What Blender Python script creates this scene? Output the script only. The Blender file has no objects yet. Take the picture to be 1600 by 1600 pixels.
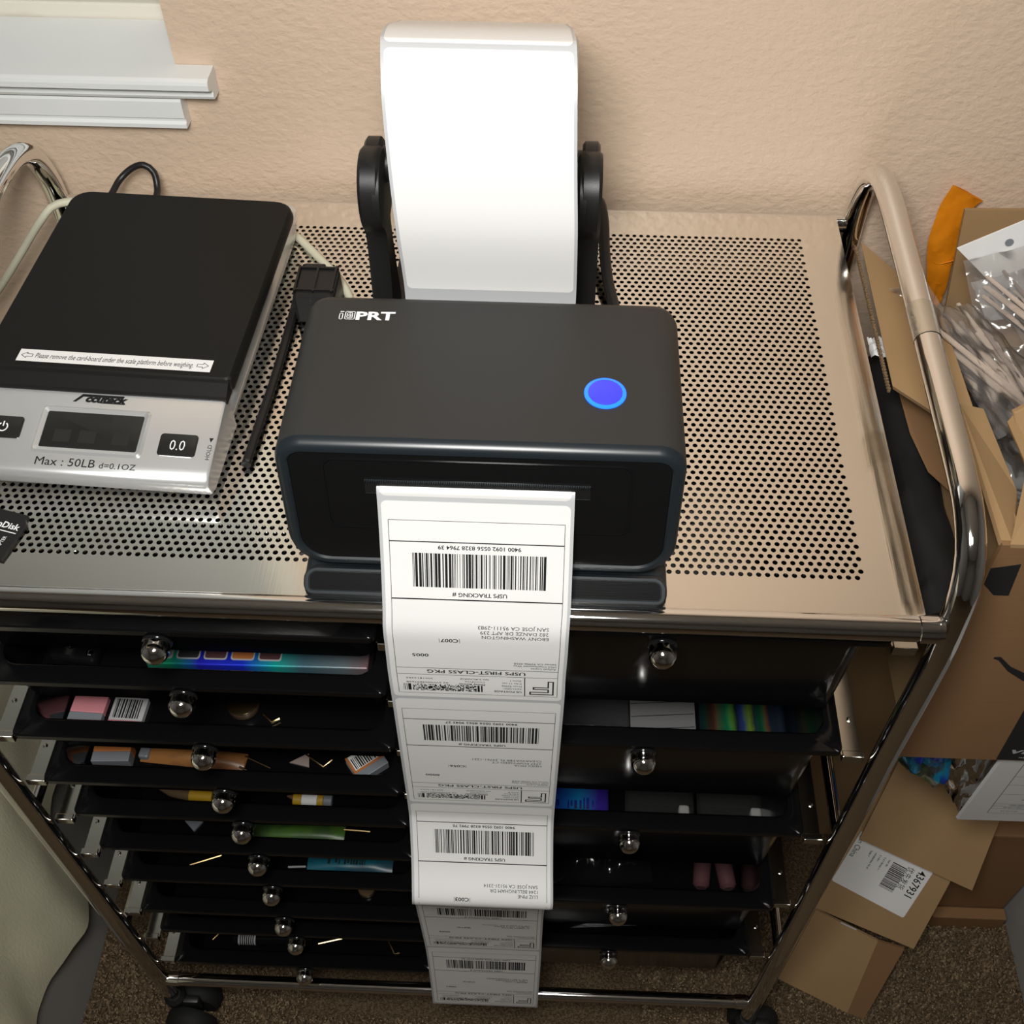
import bpy, bmesh, math, random
from mathutils import Vector, Matrix, noise

# ---------------------------------------------------------------- frame
# All shapes are written in millimetres in the cart's own frame: X right,
# Y towards the wall, Z up from the cart's top tray.  W() gives world metres.
TRAY = 830.0          # tray height over the floor
XC = 255.7            # cart centre is X = -255.7
def W(p): return Vector(((p[0] + XC) / 1000.0, p[1] / 1000.0, (p[2] + TRAY) / 1000.0))

scene = bpy.context.scene
COL = scene.collection

# ---------------------------------------------------------------- camera
cam_d = bpy.data.cameras.new('camera')
cam = bpy.data.objects.new('camera', cam_d); COL.objects.link(cam)
cam.location = W((-174.481, -372.518, 524.136))
cam.rotation_euler = (math.radians(40.765), math.radians(-0.271), math.radians(2.111))
cam_d.sensor_width = 36.0
cam_d.lens = 36.0 * 1781.5 / 1600.0
cam_d.shift_x = -27.4 / 1600.0
cam_d.shift_y = -80.8 / 1600.0
cam_d.clip_start = 0.01
scene.camera = cam

# ---------------------------------------------------------------- world, lamp, exposure
wd = bpy.data.worlds.new('room_air'); scene.world = wd; wd.use_nodes = True
wd.node_tree.nodes['Background'].inputs[0].default_value = (1.0, 0.97, 0.93, 1)
wd.node_tree.nodes['Background'].inputs[1].default_value = 0.02

def area(name, loc, target, size, power, color):
    d = bpy.data.lights.new(name, 'AREA'); d.shape = 'DISK'; d.size = size; d.energy = power; d.color = color
    o = bpy.data.objects.new(name, d); COL.objects.link(o)
    o.location = W(loc)
    o.rotation_euler = (W(target) - W(loc)).to_track_quat('-Z', 'Y').to_euler()
    return o
area('near_lamp', (-230, -360, 640), (-200, 150, 0), 0.20, 7.2, (1.0, 0.985, 0.955))
area('ceiling_lamp', (-250, -900, 1480), (-250, -600, 0), 0.40, 6.0, (1.0, 0.97, 0.92))

scene.view_settings.view_transform = 'Standard'
scene.view_settings.look = 'None'
scene.view_settings.exposure = 0.0
scene.view_settings.gamma = 1.0
scene.view_settings.use_curve_mapping = False

# ---------------------------------------------------------------- materials
def mat(name, col, rough=0.5, metal=0.0, spec=0.5, bump=None, vary=None, coat=0.0, emit=None, aniso=0.0):
    m = bpy.data.materials.new(name); m.use_nodes = True
    nt = m.node_tree; b = nt.nodes['Principled BSDF']
    b.inputs['Base Color'].default_value = (*col, 1)
    b.inputs['Roughness'].default_value = rough
    b.inputs['Metallic'].default_value = metal
    b.inputs['Specular IOR Level'].default_value = spec
    b.inputs['Coat Weight'].default_value = coat
    b.inputs['Anisotropic'].default_value = aniso
    if emit:
        b.inputs['Emission Color'].default_value = (*emit[0], 1); b.inputs['Emission Strength'].default_value = emit[1]
    if bump or vary:
        tc = nt.nodes.new('ShaderNodeTexCoord')
    if bump:                                   # (scale, strength, distance, detail, stretch)
        sc, st, di, de, stx = bump
        mp = nt.nodes.new('ShaderNodeMapping'); mp.inputs['Scale'].default_value = stx
        n = nt.nodes.new('ShaderNodeTexNoise'); n.inputs['Scale'].default_value = sc; n.inputs['Detail'].default_value = de
        bp = nt.nodes.new('ShaderNodeBump'); bp.inputs['Strength'].default_value = st; bp.inputs['Distance'].default_value = di
        nt.links.new(tc.outputs['Object'], mp.inputs[0]); nt.links.new(mp.outputs[0], n.inputs['Vector'])
        nt.links.new(n.outputs['Fac'], bp.inputs['Height']); nt.links.new(bp.outputs[0], b.inputs['Normal'])
    if vary:                                   # (scale, second colour, lo, hi, stretch)
        sc, c2, lo, hi, stx = vary
        mp = nt.nodes.new('ShaderNodeMapping'); mp.inputs['Scale'].default_value = stx
        n = nt.nodes.new('ShaderNodeTexNoise'); n.inputs['Scale'].default_value = sc; n.inputs['Detail'].default_value = 5
        r = nt.nodes.new('ShaderNodeValToRGB')
        r.color_ramp.elements[0].position = lo; r.color_ramp.elements[0].color = (*col, 1)
        r.color_ramp.elements[1].position = hi; r.color_ramp.elements[1].color = (*c2, 1)
        nt.links.new(tc.outputs['Object'], mp.inputs[0]); nt.links.new(mp.outputs[0], n.inputs['Vector'])
        nt.links.new(n.outputs['Fac'], r.inputs[0]); nt.links.new(r.outputs[0], b.inputs['Base Color'])
    return m

def film(name, tint, opacity=0.12, rough=0.08):
    m = bpy.data.materials.new(name); m.use_nodes = True; nt = m.node_tree
    for n in list(nt.nodes): nt.nodes.remove(n)
    out = nt.nodes.new('ShaderNodeOutputMaterial'); mx = nt.nodes.new('ShaderNodeMixShader'); mx2 = nt.nodes.new('ShaderNodeMixShader')
    tr = nt.nodes.new('ShaderNodeBsdfTransparent'); tr.inputs[0].default_value = (0.96, 0.96, 0.95, 1)
    gl = nt.nodes.new('ShaderNodeBsdfGlossy'); gl.inputs['Roughness'].default_value = rough
    df = nt.nodes.new('ShaderNodeBsdfDiffuse'); df.inputs[0].default_value = (*tint, 1)
    fr = nt.nodes.new('ShaderNodeFresnel'); fr.inputs[0].default_value = 1.5
    mx2.inputs[0].default_value = opacity
    nt.links.new(tr.outputs[0], mx2.inputs[1]); nt.links.new(df.outputs[0], mx2.inputs[2])
    nt.links.new(fr.outputs[0], mx.inputs[0]); nt.links.new(mx2.outputs[0], mx.inputs[1]); nt.links.new(gl.outputs[0], mx.inputs[2])
    nt.links.new(mx.outputs[0], out.inputs[0])
    return m

def foil(name, stops, axis, scale, offset, rough=0.25, metal=0.85, warp=0.0):
    m = bpy.data.materials.new(name); m.use_nodes = True; nt = m.node_tree; b = nt.nodes['Principled BSDF']
    tc = nt.nodes.new('ShaderNodeTexCoord'); sx = nt.nodes.new('ShaderNodeSeparateXYZ')
    ma = nt.nodes.new('ShaderNodeMath'); ma.operation = 'MULTIPLY_ADD'; ma.inputs[1].default_value = scale; ma.inputs[2].default_value = offset
    r = nt.nodes.new('ShaderNodeValToRGB')
    while len(r.color_ramp.elements) < len(stops): r.color_ramp.elements.new(0.5)
    for e, (p, c) in zip(r.color_ramp.elements, stops): e.position = p; e.color = (*c, 1)
    src = tc.outputs['Object']
    if warp:
        n = nt.nodes.new('ShaderNodeTexNoise'); n.inputs['Scale'].default_value = 60
        mv = nt.nodes.new('ShaderNodeVectorMath'); mv.operation = 'MULTIPLY_ADD'; mv.inputs[1].default_value = (warp,) * 3
        nt.links.new(src, n.inputs['Vector']); nt.links.new(n.outputs['Color'], mv.inputs[0]); nt.links.new(src, mv.inputs[2]); src = mv.outputs[0]
    nt.links.new(src, sx.inputs[0]); nt.links.new(sx.outputs[axis], ma.inputs[0]); nt.links.new(ma.outputs[0], r.inputs[0])
    nt.links.new(r.outputs[0], b.inputs['Base Color'])
    b.inputs['Roughness'].default_value = rough; b.inputs['Metallic'].default_value = metal
    return m

ONE = (1, 1, 1)
M = {}
M['wall'] = mat('peach_textured_paint', (0.67, 0.515, 0.385), 0.42, spec=0.35, bump=(190, 0.6, 0.002, 3.5, (0.85, 1, 1.15)))
M['room_paint'] = mat('grey_room_paint', (0.36, 0.355, 0.35), 0.7)
M['white_paint'] = mat('white_gloss_paint', (0.80, 0.82, 0.81), 0.35, bump=(25, 0.05, 0.001, 3, ONE))
M['cream_paint'] = mat('cream_window_vinyl', (0.80, 0.76, 0.66), 0.5, vary=(40, (0.62, 0.54, 0.42), 0.62, 0.8, (0.3, 1, 1)))
M['glass'] = mat('pale_window_blind', (0.50, 0.515, 0.49), 0.6)
M['carpet'] = mat('brown_carpet', (0.13, 0.088, 0.05), 0.95, spec=0.1, bump=(700, 1.0, 0.006, 3, ONE), vary=(420, (0.28, 0.20, 0.12), 0.40, 0.62, ONE))
M['tuft'] = mat('carpet_yarn', (0.14, 0.095, 0.055), 0.95, spec=0.1, vary=(260, (0.33, 0.24, 0.15), 0.38, 0.64, ONE))
M['chrome'] = mat('polished_chrome', (0.82, 0.81, 0.80), 0.06, metal=1.0)
M['chrome_sheet'] = mat('chrome_plated_sheet', (0.66, 0.65, 0.60), 0.13, metal=1.0)
M['tray'] = mat('brushed_steel_tray', (0.84, 0.82, 0.77), 0.105, metal=1.0, bump=(900, 0.04, 0.0004, 2, (1, 0.03, 1)))
M['blk_gloss'] = mat('glossy_black_plastic', (0.007, 0.007, 0.0075), 0.10, spec=0.45)
M['drawer'] = mat('black_drawer_plastic', (0.004, 0.004, 0.0044), 0.15, spec=0.3, bump=(9, 0.10, 0.003, 2, ONE))
M['printer_top'] = mat('charcoal_soft_plastic', (0.024, 0.024, 0.0235), 0.48, spec=0.35)
M['printer_side'] = mat('dark_slate_plastic', (0.012, 0.016, 0.019), 0.38, spec=0.45)
M['printer_rim'] = mat('slate_satin_rim', (0.012, 0.0165, 0.020), 0.32, spec=0.5)
M['printer_blk'] = mat('piano_black_panel', (0.006, 0.0062, 0.0065), 0.13, spec=0.5)
M['foot_gloss'] = mat('brushed_black_panel', (0.006, 0.0065, 0.007), 0.17, spec=0.6, bump=(1200, 0.10, 0.0003, 2, (0.05, 1, 1)))
M['slot'] = mat('slot_dark', (0.003, 0.003, 0.003), 0.6)
M['blk_matte'] = mat('matte_black_plastic', (0.011, 0.011, 0.011), 0.42, spec=0.4, bump=(1500, 0.15, 0.0003, 2, ONE))
M['rubber'] = mat('black_rubber', (0.012, 0.012, 0.012), 0.7, spec=0.3)
M['platform'] = mat('scale_platform_black', (0.008, 0.0078, 0.0072), 0.55, spec=0.25, bump=(2500, 0.25, 0.0002, 2, ONE))
M['silver'] = mat('brushed_silver_plastic', (0.74, 0.75, 0.75), 0.28, metal=0.65, bump=(700, 0.08, 0.0003, 2, (0.04, 1, 1)))
M['lcd'] = mat('dark_lcd_window', (0.020, 0.020, 0.019), 0.12, spec=0.5)
M['lcd_seg'] = mat('lcd_faint_segments', (0.026, 0.026, 0.025), 0.2)
M['white_ink'] = mat('white_print', (0.80, 0.81, 0.82), 0.45)
M['ink'] = mat('black_print', (0.012, 0.012, 0.013), 0.7, spec=0.2)
M['grey_ink'] = mat('grey_print', (0.12, 0.12, 0.12), 0.7, spec=0.2)
M['paper'] = mat('white_label_paper', (0.78, 0.775, 0.76), 0.55, spec=0.3)
M['liner'] = mat('label_liner', (0.50, 0.51, 0.52), 0.35, spec=0.5)
M['roll_edge'] = mat('cream_roll_edge', (0.80, 0.80, 0.66), 0.8, bump=(60, 0.7, 0.004, 3, (1, 1, 1)))
M['blue_lit'] = mat('blue_lit_button', (0.02, 0.02, 0.30), 0.4, emit=((0.055, 0.06, 0.95), 0.8))
M['blue_ring'] = mat('blue_light_ring', (0.02, 0.15, 1.0), 0.3, emit=((0.0, 0.10, 1.0), 1.7))
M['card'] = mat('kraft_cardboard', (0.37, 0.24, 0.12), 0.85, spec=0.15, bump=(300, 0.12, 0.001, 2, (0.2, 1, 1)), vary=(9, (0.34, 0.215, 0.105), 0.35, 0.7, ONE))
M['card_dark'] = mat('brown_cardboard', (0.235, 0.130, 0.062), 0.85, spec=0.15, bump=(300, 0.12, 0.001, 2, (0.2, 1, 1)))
M['card_edge'] = mat('corrugated_edge', (0.27, 0.18, 0.10), 0.95, spec=0.1, bump=(900, 0.8, 0.002, 1, ONE))
M['tape_blk'] = mat('black_printed_ink', (0.012, 0.012, 0.013), 0.55)
M['orange'] = mat('orange_plastic_pouch', (0.72, 0.235, 0.008), 0.35, bump=(30, 0.5, 0.006, 3, ONE))
M['white_film'] = mat('white_header_card', (0.84, 0.84, 0.83), 0.3)
M['film'] = film('clear_film', (0.75, 0.72, 0.70), 0.07)
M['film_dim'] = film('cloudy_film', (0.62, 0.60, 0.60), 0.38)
M['acrylic'] = film('clear_acrylic', (0.6, 0.6, 0.6), 0.012, 0.03)
M['stick'] = mat('pale_wood_sticks', (0.56, 0.46, 0.38), 0.6, vary=(30, (0.34, 0.26, 0.21), 0.4, 0.7, (0.3, 1, 1)))
M['stick_dark'] = mat('taupe_sticks', (0.30, 0.235, 0.21), 0.6)
M['dark_foil'] = mat('dark_grey_pouch', (0.06, 0.06, 0.065), 0.25, metal=0.4, bump=(50, 0.6, 0.005, 3, ONE))
M['cloth'] = mat('cream_linen_sheet', (0.80, 0.77, 0.56), 0.9, spec=0.1, bump=(420, 0.35, 0.0012, 3, (1, 1, 0.35)))
M['grey_board'] = mat('grey_white_board', (0.40, 0.39, 0.37), 0.6, bump=(40, 0.05, 0.001, 2, ONE))
M['cord_cream'] = mat('cream_cord', (0.62, 0.60, 0.46), 0.45)
M['cord_blk'] = mat('black_cord', (0.012, 0.011, 0.011), 0.4)
M['tape_clear'] = mat('frosted_clear_tape', (0.62, 0.58, 0.50), 0.22, metal=0.85, bump=(400, 0.5, 0.0006, 3, ONE))
M['gold'] = mat('gold_metal', (0.78, 0.56, 0.26), 0.2, metal=1.0)
M['pink'] = mat('pink_card', (0.62, 0.24, 0.27), 0.4)
M['p_orange'] = mat('orange_print', (0.46, 0.16, 0.045), 0.45)
M['amber'] = mat('amber_tube', (0.32, 0.14, 0.04), 0.35, vary=(90, (0.20, 0.085, 0.035), 0.45, 0.6, (0.3, 1, 1)))
M['grey_pl'] = mat('grey_plastic', (0.20, 0.215, 0.235), 0.4)
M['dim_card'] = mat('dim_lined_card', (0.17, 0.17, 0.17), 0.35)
M['grey_card'] = mat('light_grey_card', (0.42, 0.42, 0.42), 0.45)
M['yellow'] = mat('yellow_plastic', (0.50, 0.30, 0.02), 0.4)
M['green'] = mat('green_sachet', (0.07, 0.165, 0.025), 0.35, vary=(70, (0.05, 0.10, 0.03), 0.45, 0.6, ONE))
M['teal'] = mat('teal_sachet', (0.012, 0.15, 0.21), 0.35, vary=(90, (0.02, 0.08, 0.12), 0.45, 0.6, (0.4, 1, 1)))
M['brown_pl'] = mat('brown_smoke_plastic', (0.14, 0.09, 0.05), 0.35)
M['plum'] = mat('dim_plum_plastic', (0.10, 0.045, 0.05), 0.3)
G, B_, R_, K = (0.02, 0.55, 0.30), (0.03, 0.04, 0.75), (0.45, 0.10, 0.06), (0.02, 0.03, 0.05)
M['foil_pal'] = foil('holographic_palette', [(0, (0.05, 0.35, 0.22)), (0.12, (0.02, 0.5, 0.25)), (0.25, (0.03, 0.03, 0.7)), (0.45, (0.02, 0.05, 0.85)), (0.60, (0.02, 0.55, 0.50)), (0.72, (0.10, 0.22, 0.28)), (0.9, (0.22, 0.28, 0.30)), (1, (0.3, 0.2, 0.22))], 0, 6.6, 0.5, 0.3, 0.5, 0.004)
M['foil_band'] = foil('holographic_bands', [(0, K), (0.10, (0.01, 0.04, 0.03)), (0.22, (0.14, 0.04, 0.03)), (0.34, (0.01, 0.22, 0.10)), (0.42, (0.12, 0.34, 0.05)), (0.47, K), (0.56, (0.03, 0.06, 0.25)), (0.63, (0.22, 0.36, 0.03)), (0.68, K), (0.77, (0.01, 0.24, 0.10)), (0.84, (0.16, 0.06, 0.03)), (0.88, K), (1, K)], 0, 15.0, 0.5, 0.25, 0.4, 0.006)
M['foil_blue'] = foil('holographic_blue', [(0, (0.02, 0.04, 0.6)), (0.35, (0.03, 0.10, 0.9)), (0.6, (0.02, 0.35, 0.8)), (0.78, (0.06, 0.03, 0.45)), (1, (0.02, 0.02, 0.05))], 0, 11.0, 0.5, 0.3, 0.5, 0.005)
M['foil_bag'] = foil('holographic_pouch_film', [(0, (0.5, 0.08, 0.05)), (0.15, (0.14, 0.14, 0.15)), (0.4, (0.04, 0.08, 0.85)), (0.5, (0.03, 0.5, 0.8)), (0.58, (0.13, 0.13, 0.14)), (0.8, (0.1, 0.5, 0.15)), (1, (0.12, 0.12, 0.12))], 1, 18.0, 0.5, 0.22, 0.7, 0.02)
M['foil_green'] = foil('dim_green_film', [(0, (0.03, 0.10, 0.07)), (1, (0.10, 0.09, 0.11))], 2, 8, 0.5, 0.3, 0.4, 0.02)

# ---------------------------------------------------------------- mesh helpers
class MB:
    def __init__(s): s.v = []; s.f = []
    def add(s, vs, fs):
        o = len(s.v); s.v += [tuple(p) for p in vs]; s.f += [tuple(i + o for i in f) for f in fs]; return s
    def box(s, x0, x1, y0, y1, z0, z1, bev=0.0, T=None):
        bm = bmesh.new(); bmesh.ops.create_cube(bm, size=1)
        for v in bm.verts: v.co = Vector(((x0 + x1) / 2 + v.co.x * (x1 - x0), (y0 + y1) / 2 + v.co.y * (y1 - y0), (z0 + z1) / 2 + v.co.z * (z1 - z0)))
        if bev: bmesh.ops.bevel(bm, geom=list(bm.edges), offset=bev, segments=2, affect='EDGES', profile=0.5)
        return s.take(bm, T)
    def take(s, bm, T=None):
        bm.verts.index_update()
        s.add([T(v.co) if T else v.co.copy() for v in bm.verts], [[v.index for v in f.verts] for f in bm.faces]); bm.free(); return s
    def tube(s, pts, r, seg=12, caps=True, closed=False):
        pts = [Vector(p) for p in pts]; n = len(pts); rr = r if isinstance(r, (list, tuple)) else [r] * n
        tang = []
        for i in range(n):
            a = pts[(i - 1) % n] if closed else pts[max(i - 1, 0)]; b = pts[(i + 1) % n] if closed else pts[min(i + 1, n - 1)]
            tang.append((b - a).normalized())
        up = Vector((0, 0, 1)) if abs(tang[0].z) < 0.9 else Vector((1, 0, 0))
        nrm = (up - tang[0] * up.dot(tang[0])).normalized(); vs = []; fs = []
        for i in range(n):
            if i: nrm = (nrm - tang[i] * nrm.dot(tang[i])).normalized()
            bi = tang[i].cross(nrm)
            for k in range(seg):
                a = 2 * math.pi * k / seg; vs.append(pts[i] + (nrm * math.cos(a) + bi * math.sin(a)) * rr[i])
        for i in range(n if closed else n - 1):
            j = (i + 1) % n
            for k in range(seg): fs.append((i * seg + k, i * seg + (k + 1) % seg, j * seg + (k + 1) % seg, j * seg + k))
        if caps and not closed: fs += [tuple(range(seg))[::-1], tuple(range((n - 1) * seg, n * seg))]
        return s.add(vs, fs)
    def lathe(s, prof, origin, axis, seg=20):
        axis = Vector(axis).normalized(); o = Vector(origin)
        u = axis.orthogonal().normalized(); w = axis.cross(u); vs = []; fs = []
        for (r, h) in prof:
            for k in range(seg):
                a = 2 * math.pi * k / seg; vs.append(o + axis * h + (u * math.cos(a) + w * math.sin(a)) * r)
        for i in range(len(prof) - 1):
            for k in range(seg): fs.append((i * seg + k, i * seg + (k + 1) % seg, (i + 1) * seg + (k + 1) % seg, (i + 1) * seg + k))
        fs += [tuple(range(seg))[::-1], tuple(range((len(prof) - 1) * seg, len(prof) * seg))]
        return s.add(vs, fs)
    def loops(s, ls, cap0=True, cap1=True):
        n = len(ls[0]); vs = [p for l in ls for p in l]; fs = []
        for i in range(len(ls) - 1):
            for k in range(n): fs.append((i * n + k, i * n + (k + 1) % n, (i + 1) * n + (k + 1) % n, (i + 1) * n + k))
        if cap0: fs.append(tuple(range(n))[::-1])
        if cap1: fs.append(tuple(range((len(ls) - 1) * n, len(ls) * n)))
        return s.add(vs, fs)
    def slab(s, poly, nrm, t):
        """planar polygon given thickness t along nrm (both sides real)"""
        n = Vector(nrm).normalized() * t; a = [Vector(p) for p in poly]; return s.loops([a, [p + n for p in a]])
    def grid(s, fn, nu, nv):
        vs = [fn(i / nu, j / nv) for j in range(nv + 1) for i in range(nu + 1)]
        fs = [(j * (nu + 1) + i, j * (nu + 1) + i + 1, (j + 1) * (nu + 1) + i + 1, (j + 1) * (nu + 1) + i) for j in range(nv) for i in range(nu)]
        return s.add(vs, fs)
    def mesh(s, name, m, origin, smooth=None):
        me = bpy.data.meshes.new(name)
        me.from_pydata([W(p) - origin for p in s.v], [], s.f)
        bm = bmesh.new(); bm.from_mesh(me); bmesh.ops.recalc_face_normals(bm, faces=bm.faces); bm.to_mesh(me); bm.free()
        me.materials.append(m); me.update()
        if smooth is not None and len(me.polygons):
            me.polygons.foreach_set('use_smooth', [True] * len(me.polygons))
            try: me.set_sharp_from_angle(angle=math.radians(smooth))
            except Exception: pass
        return me
    def build(s, name, m, parent=None, smooth=None, label=None, cat=None, group=None, kind=None, base=None):
        """one mesh object; a part when parent is given, otherwise a thing with its origin at its base"""
        if parent is not None: org = Vector(parent['_o'])
        elif base is not None: org = W(base)
        else:
            xs = [p[0] for p in s.v]; ys = [p[1] for p in s.v]; zs = [p[2] for p in s.v]
            org = W(((min(xs) + max(xs)) / 2, (min(ys) + max(ys)) / 2, min(zs)))
        o = bpy.data.objects.new(name, s.mesh(name, m, org, smooth)); COL.objects.link(o)
        if parent is not None: o.parent = parent
        else: o.location = org
        o['_o'] = tuple(org); ALL.append(o)
        tag(o, label, cat, group, kind); return o
ALL = []
def tag(o, label=None, cat=None, group=None, kind=None):
    if label: o['label'] = label
    if cat: o['category'] = cat
    if group: o['group'] = group
    if kind: o['kind'] = kind
def thing(name, base, label, cat, group=None):
    o = bpy.data.objects.new(name, None); COL.objects.link(o); o.empty_display_size = 0.02
    o.location = W(base); o['_o'] = tuple(W(base)); ALL.append(o); tag(o, label, cat, group); return o

def catmull(pts, step=6):
    P = [Vector(p) for p in pts]; out = []
    for i in range(len(P) - 1):
        a, b, c, d = P[max(i - 1, 0)], P[i], P[i + 1], P[min(i + 2, len(P) - 1)]
        n = max(2, int((c - b).length / step))
        for k in range(n):
            t = k / n
            out.append(0.5 * ((2 * b) + (c - a) * t + (2 * a - 5 * b + 4 * c - d) * t * t + (3 * b - a - 3 * c + d) * t ** 3))
    out.append(P[-1]); return out

def rrect(x0, x1, z0, z1, r, rb=None, n=6):
    rb = r if rb is None else rb; out = []
    for cx, cz, rr, a0 in ((x1 - r, z1 - r, r, 0), (x0 + r, z1 - r, r, 90), (x0 + rb, z0 + rb, rb, 180), (x1 - rb, z0 + rb, rb, 270)):
        for k in range(n + 1):
            a = math.radians(a0 + 90 * k / n); out.append((cx + rr * math.cos(a), cz + rr * math.sin(a)))
    return out

_tc = {}
def text2d(body, width=None, height=None, align='L', bold=0.0, shear=0.0):
    """lettering as flat triangles: list of (x, y), faces; x starts at 0 (L), centred (C) or ends at 0 (R)"""
    key = (body, bold, shear)
    if key not in _tc:
        cu = bpy.data.curves.new('glyphs', 'FONT'); cu.body = body; cu.size = 1.0; cu.resolution_u = 2; cu.offset = bold; cu.shear = shear
        o = bpy.data.objects.new('glyphs', cu); COL.objects.link(o)
        bpy.context.view_layer.update()
        me = bpy.data.meshes.new_from_object(o)
        vs = [(v.co.x, v.co.y) for v in me.vertices]; fs = [tuple(p.vertices) for p in me.polygons]
        bpy.data.objects.remove(o); bpy.data.meshes.remove(me); bpy.data.curves.remove(cu)
        _tc[key] = (vs, fs)
    vs, fs = _tc[key]
    if not vs: return [], []
    x0 = min(p[0] for p in vs); x1 = max(p[0] for p in vs)
    ky = (height / 0.72) if height else None
    kx = width / max(x1 - x0, 1e-6) if width else ky
    if ky is None: ky = kx
    wdt = (x1 - x0) * kx
    sh = {'L': 0, 'C': -wdt / 2, 'R': -wdt}[align]
    return [((p[0] - x0) * kx + sh, p[1] * ky) for p in vs], fs

def put_text(mb, body, fn, x, y, **kw):
    vs, fs = text2d(body, **kw); mb.add([fn(x + p[0], y + p[1]) for p in vs], fs)
def put_rect(mb, fn, x0, x1, y0, y1, nx=1, ny=1):
    mb.grid(lambda a, b: fn(x0 + (x1 - x0) * a, y0 + (y1 - y0) * b), nx, ny)

def put_bars(mb, fn, x, y, width, height, seed=0):
    """print too small to read in the photograph: a row of short strokes"""
    r_ = random.Random(seed); a = 0.0
    while a < width:
        w_ = height * r_.uniform(0.25, 0.6); lo = height * r_.choice((0, 0, 0.2)); hi = height * r_.choice((1, 0.75, 0.75))
        put_rect(mb, fn, x + a, x + min(a + w_ * 0.55, width), y + lo, y + hi); a += w_ + (height * 0.5 if r_.random() < 0.15 else 0)

rnd = random.Random(7)

# ================================================================ SETTING
YW = 352.0
FL = -TRAY
def structure(o): o['kind'] = 'structure'; return o
structure(MB().box(-1560, 1260, -2660, 500, FL - 40, FL).build('floor', M['carpet']))
w = MB()
w.box(-448.5, 1200, YW, YW + 90, FL, 1500)
w.box(-1500, -448.5, YW, YW + 90, FL, 76)
w.box(-1500, -448.5, YW, YW + 90, 1150, 1500)
wall = structure(w.build('wall_back', M['wall']))

structure(MB().box(-1560, -1500, -2600, YW, FL, 1500).build('wall_left', M['room_paint']))
structure(MB().box(1200, 1260, -2600, YW, FL, 1500).build('wall_right', M['room_paint']))
structure(MB().box(-1560, 1260, -2660, -2600, FL, 1500).build('wall_front', M['room_paint']))
structure(MB().box(-1560, 1260, -2660, YW + 90, 1500, 1560).build('ceiling', M['white_paint']))

win = thing('window_1', (-900, YW, 76), None, None); structure(win)
# stool board with nosing, running into the recess
def stool():
    prof = [(412, 98), (333.5, 98), (330.5, 96.8), (329.8, 94.5), (329.8, 90.5), (333, 88.5), (337.5, 87.6), (338.5, 84.5), (337.5, 81.5), (338.5, 79.2), (343, 78.3), (352, 77), (412, 77)]
    mb = MB(); mb.loops([[(-1400, y, z) for y, z in prof], [(-448.5, y, z) for y, z in prof]])
    p2 = [p for p in prof[1:-2]] + [(351.5, 78), (351.5, 98)]
    mb.loops([[(-448.5, y, z) for y, z in p2], [(-421.2, y, z) for y, z in p2]])
    return mb
stool().build('window_sill', M['white_paint'], win)
pa = [(351.5, 77), (341, 77), (340.2, 75), (340.2, 62), (342.5, 60), (342.5, 58), (340.5, 56.5), (340.5, 53.5), (351.5, 52.5)]
MB().loops([[(-1400, y, z) for y, z in pa], [(-447, y, z) for y, z in pa]]).build('sill_apron', M['white_paint'], win)
MB().box(-1400, -449, 413, 440, 77, 109.5, 1.5).build('window_frame', M['cream_paint'], win)
MB().box(-1400, -514, 424, 430, 110, 1150).build('window_pane', M['glass'], win)
MB().box(-514, -449, 414, 440, 143, 1150, 1.5).build('window_jamb', M['cream_paint'], win)
MB().box(-1400, -449, 416, 438, 111.5, 142, 1.5).build('sash_rail', M['white_paint'], win)

# carpet pile near the cart, in the open strips the camera sees
tb = MB()
for (x0, x1, y0, y1, n) in ((-668, -430, -150, 60, 5200), (-430, 60, -110, -25, 4200), (-60, 365, -130, 110, 7600)):
    for _ in range(n):
        x = rnd.uniform(x0, x1); y = rnd.uniform(y0, y1); h = rnd.uniform(5, 9); r = rnd.uniform(1.3, 2.3); a = rnd.uniform(0, 6.28)
        dx, dy = rnd.uniform(-3, 3), rnd.uniform(-3, 3)
        b = [(x + r * math.cos(a + k * 2.094), y + r * math.sin(a + k * 2.094), FL - 0.5) for k in range(3)]
        t = [(x + dx + 0.7 * r * math.cos(a + k * 2.094), y + dy + 0.7 * r * math.sin(a + k * 2.094), FL + h) for k in range(3)]
        tb.add(b + t, [(0, 1, 4, 3), (1, 2, 5, 4), (2, 0, 3, 5), (3, 4, 5)])
tb.build('carpet_pile', M['tuft'], label='short brown speckled carpet pile in front of the cart', cat='carpet', kind='stuff')

# ================================================================ ROLLING CART
XL, XR, YF, YB, TR = -557.5, 46.0, -27.0, 332.0, 8.0
cart = thing('rolling_cart', (-255.7, 150, FL), 'chrome rolling drawer cart with perforated steel top and black drawers', 'cart')

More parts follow.
